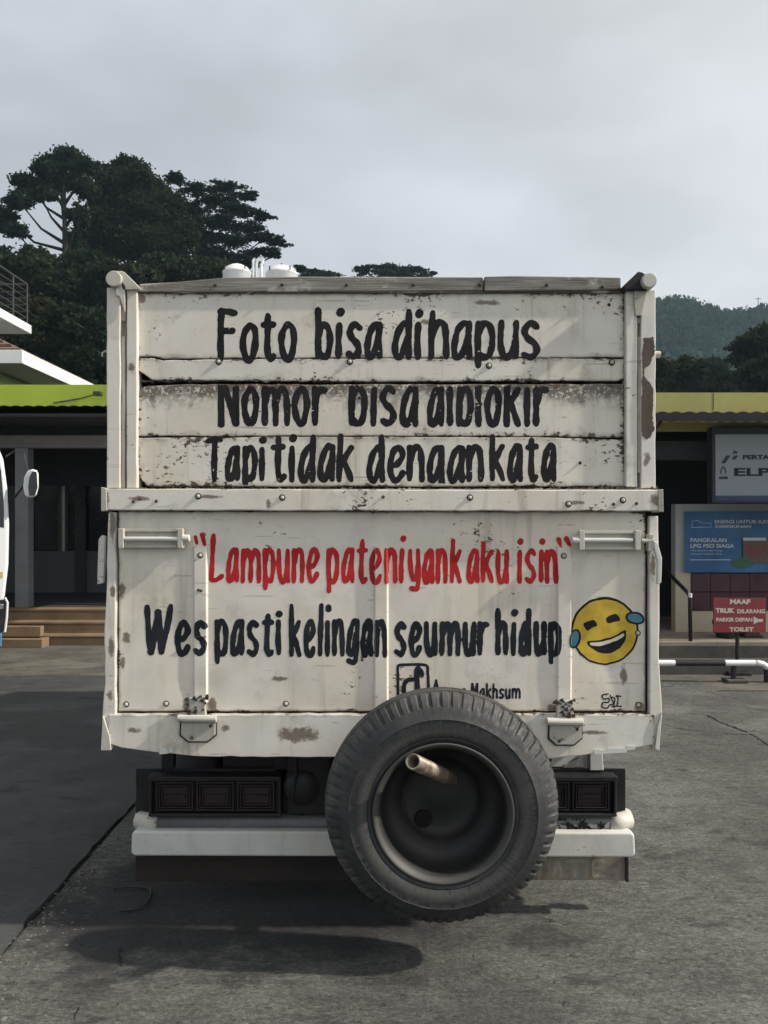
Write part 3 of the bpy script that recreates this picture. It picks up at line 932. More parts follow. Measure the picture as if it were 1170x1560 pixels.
# small rings on the outer faces
mb = MB(); xk, zk = wx(159, 2.9), wz(538, 2.9)
mb.tube([(xk + .02, 2.9, zk + .006), (xk, 2.9, zk + .006), (xk - .008, 2.9, zk), (xk - .008, 2.9, zk - .012)], .0035, 8); mb.build('rope_hook', M['latch'], truck)
mb = MB(); xk, zk = wx(1002, 2.9), wz(540, 2.9)
mb.tube([(xk - .02, 2.9, zk), (xk + .008, 2.9, zk)], .012, 14); mb.build('rope_hook', M['latch'], truck, bevel=.002)

# --- cross beam between upper boards and tailgate
mb = MB(); mb.prism(TP(wobble([(161, 777), (300, 777.5), (600, 778.5), (1008, 779), (1008.5, 746), (700, 746), (400, 745), (161, 744.5)], 26, .5), 2.848), 2.848, 2.93)
beam = mb.build('cross_beam', M['beam'], truck, bevel=.004)
mb = MB(); mb.prism(TP([(154, 779), (163, 778), (162, 744), (154, 742)], 2.845), 2.843, 2.95); mb.build('beam_end', M['hinge'], truck, bevel=.002)
mb = MB(); mb.prism(TP([(1003, 779.5), (1011, 780), (1010.5, 745), (1003, 746)], 2.845), 2.844, 2.95); mb.build('beam_end', M['hinge'], truck, bevel=.002)
put_bolts(beam, [(302, 756), (430, 758), (716, 758), (866, 768), (949, 762)], 2.847)
put_bolts(beam, [(203, 764), (213, 760), (238, 763.5), (584, 757), (935, 768), (970, 767)], 2.847, NAIL, 'nail')
# dirt and splinters on the ledge above the beam
mb = MB()
for k in range(420):
    px = random.uniform(207, 1000); s = random.uniform(1.5, 7)
    h = random.uniform(.6, 2.6) * (1.9 if px > 900 else 1)
    mb.prism(TP([(px, 745), (px + s, 745), (px + s * .6, 745 - h), (px + s * .25, 745 - h * .7)], 2.88), 2.868 + random.uniform(0, .02), 2.896)
o = mb.build('ledge_dirt', M['wood_dark'], truck); tag(o, kind='stuff')

# --- tailgate sheet with gap round it
mb = MB(); mb.box(wx(172, 2.9), wx(992, 2.9), 2.895, 2.93, wz(1092, 2.9), wz(778, 2.9)); mb.build('tailgate_core', M['groove'], truck)
xs = np.linspace(wx(179.5, ZT), wx(984.5, ZT), 260); zs = np.linspace(wz(1084.5, ZT), wz(779, ZT), 110)
tail = grid_mesh(xs, zs, ysheet, 'tailgate', M['sheet'], truck)
sol = tail.modifiers.new('thickness', 'SOLIDIFY'); sol.thickness = 0.012; sol.offset = -1.0
for k, (a, b) in enumerate(RIBS):
    offs = np.array([0, .0015, .003, .0045, .006])
    xs = np.concatenate([a + offs, np.linspace(a + .008, b - .008, 6), (b - offs)[::-1]])
    zs = np.linspace(RIB_BOT - (0.012 if k != 1 else .06), RIB_TOP - .0005, 40)
    def fy(X, Zz):
        return ysheet(X, Zz) - yrib_off(X, Zz) - 0.0002
    rb = grid_mesh(xs, zs, fy, 'rib', M['rib'], tail)
    mb = MB(); mb.box(a + .002, b - .002, 2.8735, 2.884, RIB_TOP - .002, RIB_TOP + .0008); mb.build('rib_cap', M['rib'], tail)
    mb = MB(); mb.box(a + .004, b - .004, 2.8733, 2.884, wz([1000, 0, 1062][k] - [30, 0, 30][k], ZT) - .0014, wz([1000, 0, 1062][k] - [30, 0, 30][k], ZT)) if k != 1 else mb.box(a + .004, b - .004, 2.8728, 2.884, wz(1032, ZT) - .0014, wz(1032, ZT))
    mb.build('weld_seam', M['ring'], tail)
put_bolts(tail, [(191, 1074), (252, 1073), (435, 1073), (973, 965)], ZT)
put_bolts(tail, [(974, 1075)], ZT); put_bolts(tail, [(305, 846), (859, 847)], ZT)
put_bolts(tail, [(302, 899), (578, 957), (306, 780 + 120)], ZT, NAIL, 'nail')

# --- lower side frames and deck beam
mb = MB(); mb.prism(TP(wobble([(165, 780), (176, 780), (176, 1088), (171, 1141), (155.5, 1141), (156, 1080), (160, 1040), (158.5, 960), (162, 900), (163, 840)], 20, .7), 2.866), 2.866, 2.95)
fl_ = mb.build('side_frame', M['frame'], truck, bevel=.004)
mb = MB(); mb.prism(TP(wobble([(989.5, 786), (1003, 786), (1005, 900), (1004, 1000), (1008, 1060), (1009, 1090), (1005, 1143), (996, 1143), (989.5, 1120)], 20, .6), 2.866), 2.866, 2.95)
fr_ = mb.build('side_frame', M['frame'], truck, bevel=.004)
bot = [(165, 1132), (185, 1139), (215, 1143), (238, 1146), (262, 1148), (300, 1152), (420, 1153), (520, 1153), (640, 1155), (760, 1157), (838, 1156), (865, 1152), (905, 1148), (950, 1142), (985, 1136), (997, 1134)]
mb = MB(); mb.prism(TP(wobble(bot + [(997, 1088.5), (165, 1088.5)], 16, .9), 2.862), 2.860, 2.94)
deck = mb.build('deck_beam', M['deck'], truck, bevel=.003)
# gusset folded at the lower right corner, bent lip lower left
mb = MB(); mb.prism(TP([(997, 1140), (1003, 1143), (1007, 1085), (1001, 1105)], 2.862), 2.853, 2.866); mb.build('corner_lip', M['bumper'], truck, bevel=.001)
mb = MB(); mb.prism(TP([(155, 1142), (170, 1142), (168, 1120), (158, 1090)], 2.862), 2.852, 2.866); mb.build('corner_lip', M['latch'], truck, bevel=.001)
# peeled strips hanging from the lower edge of the deck beam
mb = MB()
for px, w, d in ((243, 14, 5), (256, 7, 3), (905, 20, 3), (925, 30, 4), (955, 12, 2.5)):
    zt = 1144 if px < 500 else 1146 - (px - 905) * .12
    mb.prism(TP([(px, zt + d), (px + w, zt + d - 1.5), (px + w, zt - 4), (px, zt - 4)], 2.857), 2.854, 2.858)
o = mb.build('torn_flashing', M['bumper'], truck); tag(o, kind='stuff')

# --- tailgate hinges
def hinge(cx_px, py, w):
    p = MB()
    Zp = 2.848
    s = w / 58.0
    p.prism(TP([(cx_px - 25 * s, py + 10), (cx_px + 27 * s, py + 10), (cx_px + 27 * s, py + 31), (cx_px + 14 * s, py + 41), (cx_px - 14 * s, py + 41), (cx_px - 26 * s, py + 31)], Zp), Zp, 2.862)
    h = p.build('hinge_plate', M['hinge'], tail, bevel=.003)
    p = MB(); p.prism(TP([(cx_px - 27 * s, py + 10), (cx_px - 23.5 * s, py + 10), (cx_px - 24 * s, py + 30), (cx_px - 13 * s, py + 39), (cx_px + 14 * s, py + 39), (cx_px + 25 * s, py + 30), (cx_px + 25 * s, py + 12), (cx_px + 28.5 * s, py + 12), (cx_px + 28.5 * s, py + 32), (cx_px + 15 * s, py + 42.5), (cx_px - 15 * s, py + 42.5), (cx_px - 28 * s, py + 32)], 2.85), 2.853, 2.861)
    p.build('hinge_gap', M['groove'], tail)
    p = MB(); p.tube([(wx(cx_px - 30 * s, 2.845), 2.845, wz(py + 5, 2.845)), (wx(cx_px + 29 * s, 2.845), 2.845, wz(py + 6, 2.845))], .0135, 14)
    p.build('hinge_barrel', M['latch'], tail, bevel=.002)
    p = MB(); p.prism(TP([(cx_px - 13, py + 2), (cx_px - 13, py - 26), (cx_px + 11, py - 28), (cx_px + 13, py + 1)], 2.85), 2.842, 2.866)
    p.build('hinge_strap', M['hinge'], tail, bevel=.003)
    p = MB()
    for k in range(22):
        a, b = cx_px + random.uniform(-17, 15), py - random.uniform(0, 28)
        q = random.uniform(1.5, 4.5)
        p.prism(TP([(a - q, b), (a + q * .8, b + q * .5), (a + q * .5, b - q), (a - q * .4, b - q * .7)], 2.84), 2.8385 + random.uniform(0, .003), 2.8445)
    o = p.build('dirt_cake', M['ring'], tail); tag(o, kind='stuff')
    put_bolts(tail, [(cx_px + 20 * s, py + 17), (cx_px - 9 * s, py + 35)], 2.8465, NAIL, 'nail')


hinge(301, 1089, 58)
hinge(861, 1094, 54)

# --- sliding latches
def latch(px0, px1, py0, py1, knob_left):
    y = 2.866
    p = MB(); p.box(wx(px0, y), wx(px1, y), y, 2.884, wz(py1 - 2, y), wz(py0 + 2, y))
    L = p.build('latch_plate', M['latch'], tail, bevel=.003)
    p = MB(); zc = wz((py0 + py1) / 2 + (1 if knob_left else 0), y)
    p.tube([(wx(px0 + 5, 2.85), 2.847, zc), (wx(px1 - 12 if not knob_left else px1 - 6, 2.85), 2.847, zc)], .0085, 14)
    p.build('latch_rod', M['bumper'], tail, bevel=.001)
    for q in (px0 + 3.5, px1 - 3.5):
        p = MB(); p.box(wx(q - 4, 2.842), wx(q + 4, 2.842), 2.838, 2.8665, wz(py1 + 1, 2.842), wz(py0 - 1, 2.842))
        p.build('latch_bracket', M['latch'], tail, bevel=.002)
    for a in ((py0 - .5, py0 + 4), (py1 - 4, py1 + .5)):
        p = MB(); p.box(wx(px0 + 8, 2.86), wx(px1 - 8, 2.86), 2.853, 2.868, wz(a[1], 2.86), wz(a[0], 2.86))
        p.build('latch_flange', M['latch'], tail, bevel=.0015)
    kx = px1 + 5 if knob_left is True else px0 - 7
    p = MB(); p.tube([(wx(kx - 5, 2.85), 2.850, wz((py0 + py1) / 2, 2.85)), (wx(kx + 6, 2.85), 2.850, wz((py0 + py1) / 2, 2.85))], .013, 12)
    p.build('latch_knob', M['bumper'], tail, bevel=.003)


latch(181, 278, 806, 834, True)
latch(883, 975, 809, 837, False)
# lever at the right-hand frame and handle on the left
p = MB(); y = 2.845
p.tube([(wx(978, y), y, wz(824, y)), (wx(997, y), y, wz(823, y))], .008, 10)
p.build('lever_pin', M['latch'], truck)
p = MB(); p.box(wx(987, y), wx(995, y), 2.838, 2.868, wz(840, y), wz(814, y)); p.build('lever_bracket', M['hinge'], truck, bevel=.002)
p = MB(); p.prism(TP([(994, 822), (1001, 826), (1008, 850), (1007, 888), (1000, 890), (1001, 856), (996, 836)], 2.842), 2.836, 2.85); p.build('lever', M['bumper'], truck, bevel=.003)
p = MB(); p.prism(TP([(152, 822), (157, 815), (162, 817), (161, 850), (159, 888), (150, 890), (151, 852)], 2.9), 2.885, 2.905); p.build('lever', M['bumper'], truck, bevel=.003)

# --- painted words
def words(name, rows, surf, Zp, mat, parent, clip=None, chip=0.0, seed=1, lift=None):
    lift = lift if lift is not None else (.0006 if surf is ytail else .0003)
    mb = MB()
    for (w, x0, x1, base, xtop, atop, dbot, r) in rows:
        st = word_strokes(w, x0, x1, base, xtop, atop, dbot, r, 0.8 if r > 3 else .25) if isinstance(w, str) else w

        def dist(X, Y):
            D = sdf_of(st, X, Y)
            k = min(1.0, r / 5.0)
            D = D + (.9 * (vnoise(X + 50, Y + 50, .16, seed) - .5) + .6 * (vnoise(X + 50, Y + 50, .45, seed + 1) - .5)) * k
            if chip:
                nz = vnoise(X + 20, Y + 20, .42, seed + 2) * .6 + vnoise(X + 20, Y + 20, .11, seed + 3) * .4
                D = np.maximum(D, (nz - (1 - chip)) * 14)
            if clip: D = np.maximum(D, clip(X, Y))
            return D
        paint_shape(dist, (x0 - 6, atop - 6, x1 + 6, max(dbot, base) + 6), on_surface(surf, Zp, lift), mb, 1.0 if r > 3 else .6)
    return mb.build(name, mat, parent)


SB = flat(2.898)
BR = 5.1
words('lettering', [('Foto', 329, 453, 552, 489, 470, 560, BR), ('bisa', 480, 583, 548, 489, 467, 560, BR), ('di', 597, 643, 549, 488, 469, 560, BR), ('hapus', 652, 824, 549, 487, 472, 561, BR)],
      SB, 2.898, M['black_paint'], b1, chip=.10, seed=41)
c2 = lambda X, Y: (587.5 + 5 * (vnoise(X, Y * 0, .25, 9) - .5)) - Y
words('lettering', [('Nomor', 331, 500, 650, 587, 566, 660, BR), ('bisa', 531, 638, 651, 587, 566, 660, BR), ('diblokir', 650, 836, 651, 587, 562, 660, BR)],
      SB, 2.898, M['black_paint'], b3, clip=c2, chip=.15, seed=51)
c3 = lambda X, Y: Y - (738.5 + 5 * (vnoise(X, Y * 0, .2, 12) - .5))
words('lettering', [('Tapi', 312, 405, 735, 679, 664, 748, 4.6), ('tidak', 412, 540, 736, 676, 660, 748, 4.8), ('dengan', 559, 738, 736, 677, 660, 752, 4.8), ('kata', 746, 848, 735, 675, 661, 748, 4.6)],
      SB, 2.898, M['black_paint'], b4, clip=c3, chip=.11, seed=61)
RR = 3.75
words('lettering', [('Lampune', 317, 486, 889, 834, 812, 900, RR), ('pateni', 497, 616, 890, 834, 814, 904, RR), ('yank', 622, 704, 890, 835, 820, 902, RR), ('aku', 711, 776, 890, 836, 824, 902, RR), ('isin', 788, 851, 890, 836, 819, 902, RR),
                    ([([(297, 818), (299, 828)], [2.8, 2.2]), ([(307, 815), (311, 830)], [3.8, 2.4])], 290, 318, 835, 810, 806, 838, RR),
                    ([([(852, 822), (855, 832)], [3.8, 2.2]), ([(864, 821), (869, 831)], [4.4, 2.6])], 843, 878, 838, 812, 812, 840, RR)],
      ytail, ZT, M['red_paint'], tail, chip=.03, seed=71)
words('lettering', [('Wes', 217, 316, 1000, 944, 919, 1012, 4.8), ('pasti', 325, 429, 1001, 943, 930, 1013, 4.3), ('kelingan', 440, 590, 1002, 943, 919, 1015, 4.0), ('seumur', 599, 747, 1001, 946, 930, 1012, 4.4), ('hidup', 755, 856, 1001, 946, 926, 1013, 4.4)],
      ytail, ZT, M['black_paint2'], tail, chip=.02, seed=81)
words('signature_lettering', [('Makhsum', 717, 794, 1066, 1049, 1041, 1072, 1.7), ('A', 657, 672, 1066, 1045, 1036, 1068, 1.6), ('gus', 676, 712, 1066, 1049, 1042, 1072, 1.6)],
      ytail, ZT, M['black_paint2'], tail, seed=91)
# app badge: rounded square with a note in it
sq = catmull([(606, 1085), (606.5, 1050), (606, 1019), (608, 1014.5), (614, 1013.5), (630, 1013), (646, 1013.5), (651, 1016), (652, 1024), (653, 1050), (654, 1085)], 6)
words('badge_outline', [([(sq, [2.2] * len(sq))], 600, 660, 1085, 1010, 1008, 1090, 2.2)], ytail, ZT, M['black_paint2'], tail, seed=95)
n1_ = catmull([(637, 1070), (636, 1050), (635, 1024), (637, 1019)], 5); n2_ = catmull([(637, 1020), (641, 1023), (643, 1028)], 4)
n3_ = catmull([(629, 1036), (621, 1037), (616, 1044), (616, 1056), (622, 1066), (634, 1066)], 5)
words('badge_note', [([(n1_, [4.2] * len(n1_)), (n2_, [3.6] * len(n2_)), (n3_, [3.4] * len(n3_))], 604, 652, 1076, 1014, 1012, 1080, 3.2)], ytail, ZT, M['black_paint2'], tail, seed=96, lift=.0009)
# small scribble, lower right
scr = [[(918, 1077), (920, 1071), (928, 1071), (929, 1065), (921, 1066), (919, 1060), (928, 1058)], [(918, 1078), (926, 1080), (930, 1075), (936, 1073), (933, 1066), (931, 1060)],
       [(936, 1078), (938, 1066), (934, 1063)], [(941, 1077), (943, 1065), (940, 1061), (947, 1062)], [(933, 1077), (948, 1077)]]
words('scribble', [([(catmull(s, 4), [1.05] * (len(catmull(s, 4)))) for s in scr], 912, 953, 1082, 1056, 1054, 1084, 1.1)], ytail, ZT, M['black_paint2'], tail, seed=97)


# laughing face: one painted piece, layered thin coats
def ell(cx_, cy_, a, b, rot=0):
    ca, sa = math.cos(R(rot)), math.sin(R(rot))
    return lambda X, Y: (np.sqrt((((X - cx_) * ca + (Y - cy_) * sa) / a) ** 2 + ((-(X - cx_) * sa + (Y - cy_) * ca) / b) ** 2) - 1) * min(a, b)


def poly_d(strokes_closed):
    """signed distance (approx.) to a closed polygon in pixels"""
    P = np.array(strokes_closed)

    def f(X, Y):
        D = np.full(X.shape, 1e9); inside = np.zeros(X.shape, bool)
        n_ = len(P)
        for k_ in range(n_):
            ax, ay = P[k_]; bx, by = P[(k_ + 1) % n_]
            vx, vy = bx - ax, by - ay
            t = np.clip(((X - ax) * vx + (Y - ay) * vy) / (vx * vx + vy * vy + 1e-9), 0, 1)
            D = np.minimum(D, np.hypot(X - ax - t * vx, Y - ay - t * vy))
            cond = ((ay > Y) != (by > Y)) & (X < (bx - ax) * (Y - ay) / (by - ay + 1e-12) + ax)
            inside ^= cond
        return np.where(inside, -D, D)
    return f


mouth = catmull([(896, 978), (912, 976), (935, 970), (952, 961), (955, 963), (954, 976), (946, 988), (930, 996), (912, 994), (900, 986)], 5, True)[:-1]
teeth = catmull([(901, 980), (920, 978), (940, 971), (951, 966), (950, 971), (936, 978), (918, 984), (904, 984)], 5, True)[:-1]
eye1 = catmull([(892, 957), (890, 951), (897, 947), (905, 945), (910, 950), (910, 955), (903, 957), (896, 961)], 4, True)[:-1]
eye2 = catmull([(925, 948), (925, 942), (932, 937), (940, 936), (945, 941), (946, 946), (936, 948), (928, 950)], 4, True)[:-1]
fm = MB()
layers = [(2, ell(922.5, 962, 52, 52), .0006, 0), (0, ell(922.5, 962.5, 48.6, 48.8), .0009, 0),
          (2, ell(876.5, 974, 8.8, 15, 14), .0012, 0), (1, ell(876, 974, 5.9, 12, 14), .0015, 0),
          (2, ell(968.5, 942, 15.3, 9.6, 10), .0012, 0), (1, ell(968.5, 942, 12.4, 6.8, 10), .0015, 0),
          (2, poly_d(mouth), .0012, 0), (3, poly_d(teeth), .0015, 0), (2, poly_d(eye1), .0012, 0), (2, poly_d(eye2), .0012, 0)]
for mi, fn, lf, _ in layers:
    fm.mi = mi
    paint_shape(lambda X, Y: fn(X, Y) + 1.3 * (vnoise(X + 9, Y + 9, .12, 99) - .5), (866, 906, 988, 1018), on_surface(ytail, ZT, lf), fm, .8)
fm.build('laughing_face', [M['yellow_paint'], M['blue_paint'], M['black_paint'], M['cream_paint']], tail)

# --- body of the box behind: sides, floor, inner posts
for s, px in ((-1, 165), (1, 1000)):
    xo = wx(px, 2.9)
    for k in range(6):
        mb = MB(); z0 = 1.0 + k * 0.238
        mb.box(min(xo, xo - s * .03), max(xo, xo - s * .03), 2.96, 5.25, z0 + .003, z0 + .232)
        mb.build('side_board', M['frame'], truck, bevel=.003)
    for yq in (3.7, 4.45, 5.2):
        mb = MB(); mb.box(min(xo + s * .005, xo + s * .05), max(xo + s * .005, xo + s * .05), yq, yq + .06, .86, 2.43); mb.build('side_post', M['frame'], truck, bevel=.003)
mb = MB(); mb.box(wx(166, 2.9), wx(999, 2.9), 2.945, 5.25, .93, .995); mb.build('deck_floor', M['plank_inner'], truck)
mb = MB(); mb.box(wx(166, 2.9), wx(999, 2.9), 5.25, 5.3, .9, 2.4); mb.build('headboard', M['frame'], truck)
for q in np.linspace(3.2, 5.1, 5):
    mb = MB(); mb.box(-.93, .93, q, q + .06, .85, .93); mb.build('floor_bearer', M['dark_steel'], truck)

# --- chassis
for s in (-1, 1):
    mb = MB(); mb.box(s * .38 - .035, s * .38 + .035, 3.12, 6.5, .62, .82); mb.build('chassis_rail', M['dark_steel'], truck, bevel=.004)
mb = MB(); mb.box(-.62, .62, 3.16, 3.22, .55, .80); mb.build('rear_crossmember', M['dark_steel'], truck, bevel=.004)
mb = MB(); mb.box(-.36, -.20, 3.06, 3.2, .52, .80); mb.build('tow_bracket', M['dark_steel'], truck, bevel=.006)
mb = MB(); mb.lathe_y([(.075, 3.18), (.078, 3.08), (.06, 3.05), (.02, 3.045), (.0005, 3.045)], -.305, .62, 24); mb.build('air_tank', M['black_plastic'], truck, smooth=True)
mb = MB(); mb.tube([(-.33, 3.05, .80), (-.325, 3.04, .68), (-.34, 3.05, .58), (-.30, 3.1, .5)], .006, 8); mb.build('hose', M['black_plastic'], truck)
# white bracket and stay, seen at the right under the deck
Zb = 3.10
mb = MB(); mb.prism(TP([(838, 1172), (846, 1150), (893, 1144), (893, 1172)], Zb), Zb + .03, Zb + .05); mb.build('mudguard_bracket', M['bumper'], truck, bevel=.002)
mb = MB(); mb.prism(TP([(899, 1174), (899, 1140), (917, 1138), (920, 1174)], Zb), Zb, Zb + .05); mb.build('mudguard_stay', M['bumper'], truck, bevel=.003)
mb = MB(); mb.prism(TP([(860, 1171), (862, 1168), (884, 1157), (876, 1171)], Zb), Zb + .015, Zb + .03); mb.build('bent_rod', M['hinge'], truck)
mb = MB(); mb.box(wx(244, Zb), wx(262, Zb), 3.12, 3.16, wz(1175, Zb), .86); mb.build('mudguard_stay', M['dark_steel'], truck)

# --- tail lamps
def lamp_bank(px0, px1, plate0, plate1):
    Z = 3.08
    mb = MB(); mb.prism(TP([(plate0, 1243), (plate1, 1243), (plate1, 1171), (plate0, 1171)], 3.12), 3.12, 3.128)
    mb.build('lamp_backplate', M['black_plastic'], truck, bevel=.002)
    # housing: hollow frame of four bars
    h = MB()
    h.box(wx(px0, Z), wx(px1, Z), Z - .03, Z + .035, wz(1187, Z), wz(1179.5, Z))
    h.box(wx(px0, Z), wx(px1, Z), Z - .02, Z + .035, wz(1242, Z), wz(1237, Z))
    h.box(wx(px0, Z), wx(px0 + 5, Z), Z - .02, Z + .035, wz(1237, Z), wz(1187, Z))
    h.box(wx(px1 - 5, Z), wx(px1, Z), Z - .02, Z + .035, wz(1237, Z), wz(1187, Z))
    h.box(wx(px0, Z), wx(px1, Z), Z + .012, Z + .035, wz(1240, Z), wz(1183, Z))
    hs = h.build('lamp_housing', M['black_plastic'], truck, bevel=.004)
    w = (px1 - px0 - 16) / 3.0
    for k in range(3):
        a = px0 + 8 + k * w + 2.5; b = a + w - 5
        l = MB()
        xa, xb, za, zb = wx(a, Z), wx(b, Z), wz(1234, Z), wz(1190, Z)
        # stepped rings
        def ring(i, t, y0, y1):
            l.box(xa + i, xb - i, y0, y1, zb - i - t, zb - i); l.box(xa + i, xb - i, y0, y1, za + i, za + i + t)
            l.box(xa + i, xa + i + t, y0, y1, za + i + t, zb - i - t); l.box(xb - i - t, xb - i, y0, y1, za + i + t, zb - i - t)
        ring(0, .006, Z - .010, Z + .013)
        ring(.0115, .004, Z - .014, Z + .013)
        ring(.021, .004, Z - .008, Z + .013)
        l.box(xa + .006, xb - .006, Z + .002, Z + .0125, za + .006, zb - .006)
        zc = (za + zb) / 2
        l.prism([(xa + .032, zc - .004), (xb - .032, zc - .004), (xb - .030, zc + .006), (xa + .030, zc + .004)], Z - .010, Z + .004)
        l.build('tail_lamp', M['lamp_red'], truck, bevel=.0012)


lamp_bank(228, 429, 207, 452)
lamp_bank(738, 938, 716, 953)

# --- bumper pipe, white beam, lower plate
Z = 3.10
rp = 14.2 / F * Z
x0, x1 = wx(222, Z), wx(947, Z)
zc = wz(1252.5, Z)
seg = MB(); seg.tube([(x0 + .06, Z + .12, zc + .004), (x0 + .01, Z + .09, zc + .003), (x0 - .025, Z + .045, zc), (x0 - .018, Z + .012, zc), (x0 + .012, Z, zc), (x0 + .05, Z - .001, zc)], rp, 20)
seg.build('bumper_pipe_end', M['latch'], truck, smooth=True)
seg = MB(); seg.tube([(x0 + .05, Z, zc), ((x0 + x1) / 2, Z + .004, zc - .002), (x1 - .05, Z, zc)], rp * .985, 20)
seg.build('bumper_pipe', M['pipe_grey'], truck, smooth=True)
seg = MB(); seg.tube([(x1 - .05, Z - .001, zc), (x1 - .012, Z, zc), (x1 + .018, Z + .012, zc + .002), (x1 + .025, Z + .045, zc + .002), (x1 - .01, Z + .09, zc), (x1 - .06, Z + .12, zc)], rp, 20)
seg.build('bumper_pipe_end', M['latch'], truck, smooth=True)
def scuff(X, Y):
    return 0.42 - vnoise(X + 3, Y + 3, .10, 55) * .55 - vnoise(X + 3, Y + 3, .38, 56) * .45 + .16 * np.abs((Y - 1258) / 7.0) + .05
mb = MB()
def pipe_surf(x, z): return Z - np.sqrt(np.maximum(rp * rp - (z - zc) ** 2, 0))
paint_shape(lambda X, Y: scuff(X, Y) + np.maximum(0, 850 - X) * .01 + np.maximum(0, X - 925) * .02, (745, 1248, 935, 1265), on_surface(pipe_surf, Z - rp, .0015), mb, 1.0)
if mb.v: mb.build('pipe_scuff', M['groove'], truck)

mb = MB(); Zw = 3.035
mb.prism(TP([(199, 1300), (204, 1304.5), (964, 1307), (968.5, 1302), (967, 1272), (962, 1268.5), (205, 1266), (200, 1271)], Zw), Zw, Zw + .05)
bump_ = mb.build('bumper_beam', M['bumper'], truck, bevel=.009, seg=3)
for q in (-.55, 0, .55):
    mb = MB(); mb.box(q - .03, q + .03, Zw + .052, 3.22, .42, .60); mb.build('bumper_bracket', M['dark_steel'], truck)


def plate_mat():
    m, N = new_mat('stained_brown_underrun_plate')
    c = N.n('ShaderNodeTexCoord').outputs['Object']
    st = N.noise(N.map(c, (22, 8, 3)), 1.0, 4, .6)
    n = N.noise(c, 14, 5)
    col = N.ramp(st, [(.35, (.16, .13, .095)), (.5, (.27, .235, .18)), (.62, (.20, .20, .18))])
    col = N.mix(N.math('MULTIPLY', N.smooth(n, .5, .62), .6), col, (.12, .09, .06))
    finish(N, col, .6, bump=n, bstr=.2)
    return m


M['plate'] = plate_mat()
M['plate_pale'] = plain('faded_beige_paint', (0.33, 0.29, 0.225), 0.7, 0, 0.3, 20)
M['plate_dark'] = plain('dark_brown_plate', (0.028, 0.022, 0.019), 0.8, 0, 0.4, 6, 0.3)  # left length of the plate, darker than the right one
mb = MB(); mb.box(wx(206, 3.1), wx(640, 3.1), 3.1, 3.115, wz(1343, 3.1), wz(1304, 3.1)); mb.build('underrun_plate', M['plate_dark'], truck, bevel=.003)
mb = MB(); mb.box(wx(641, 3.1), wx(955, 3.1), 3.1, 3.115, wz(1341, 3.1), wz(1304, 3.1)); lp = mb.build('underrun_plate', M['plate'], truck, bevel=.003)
mb = MB(); mb.box(wx(953.5, 3.09), wx(957, 3.09), 3.085, 3.13, wz(1343, 3.09), wz(1303, 3.09)); mb.build('plate_edge', M['dark_steel'], lp)
# worn block letters left on the plate
ws = [[(876, 1334), (876, 1312)], [(866, 1312), (888, 1312)], [(905, 1334), (905, 1312), (920, 1312)], [(905, 1323), (916, 1323)], [(905, 1334), (920, 1334)], [(844, 1334), (850, 1313), (856, 1334)]]
words('worn_lettering', [([(catmull(s, 4) if len(s) > 2 else s, [2.6] * 40) for s in ws], 835, 930, 1336, 1310, 1308, 1340, 3.0)], flat(3.1), 3.1, M['plate_pale'], lp, chip=.2, seed=101)

# --- wheels of the truck (behind, under the deck) and a plain cab in front
M['tyre'] = plain('dusty_tyre_rubber', (0.036, 0.035, 0.034), 0.75, 0, 0.35, 14, 0.3)
def simple_wheel(name, cx_, cy_, r, w, parent, cz=.129 + .385):
    """wheel rolling along the y axis; its axle runs along x"""
    mb = MB()
    prof = [(r * .55, -w / 2 + .02), (r * .60, -w / 2), (r * .93, -w / 2), (r, -w / 2 + .03), (r, w / 2 - .03), (r * .93, w / 2), (r * .60, w / 2), (r * .55, w / 2 - .02)]
    n_ = 40
    vs, fs = [], []
    for k in range(n_):
        t = 2 * math.pi * k / n_
        for rr, xx_ in prof: vs.append((cx_ + xx_, cy_ + rr * math.cos(t), cz + rr * math.sin(t)))
    m_ = len(prof)
    for k in range(n_):
        k2 = (k + 1) % n_
        for j in range(m_ - 1): fs.append((k * m_ + j, k * m_ + j + 1, k2 * m_ + j + 1, k2 * m_ + j))
    mb.add(vs, fs)
    t_ = mb.build(name, M['tyre'], parent, smooth=True, fix=True)
    mb = MB(); vs = []
    for k in range(n_):
        t = 2 * math.pi * k / n_
        vs.append((cx_, cy_ + r * .56 * math.cos(t), cz + r * .56 * math.sin(t)))
    mb.add(vs, [tuple(range(n_))])
    mb.tube([(cx_ - w * .35, cy_, cz), (cx_ + w * .35, cy_, cz)], r * .2, 16)
    mb.build('rim', M['latch'], t_)
    return t_


for sx in (-1, 1):
    simple_wheel('wheel', sx * .62, 4.1, .385, .2, truck); simple_wheel('wheel', sx * .85, 4.1, .385, .2, truck)
    simple_wheel('wheel', sx * .76, 6.05, .385, .2, truck)
mb = MB(); mb.tube([(-.8, 4.1, .51), (.8, 4.1, .51)], .06, 12); mb.lathe_y([(.02, 3.9), (.15, 3.97), (.17, 4.1), (.15, 4.23), (.02, 4.3)], 0, .52, 18); mb.build('rear_axle', M['dark_steel'], truck)
mb = MB(); mb.prism_axis([(5.38, .62), (6.95, .62), (6.97, 1.15), (6.8, 2.02), (6.5, 2.12), (5.45, 2.12), (5.38, 2.08)], -.86, .86, 'x'); cabo = mb.build('cab', M['white_clean'], truck, bevel=.03, seg=3, fix=True)
for s in (-1, 1):
    mb = MB(); mb.prism_axis([(5.75, 1.35), (6.65, 1.35), (6.55, 1.95), (5.75, 1.95)], s * .868 - .004, s * .868 + .004, 'x'); mb.build('window', M['glass_dark'], cabo, fix=True)

# ------------------------------------------------------------------ spare wheel
SX, SZc, SR = .1895, .678, .384
spare = thing('spare_wheel', 'worn black spare tyre with hollow dark rim hanging behind the truck bumper', 'tyre', (SX, 2.72, SZc))


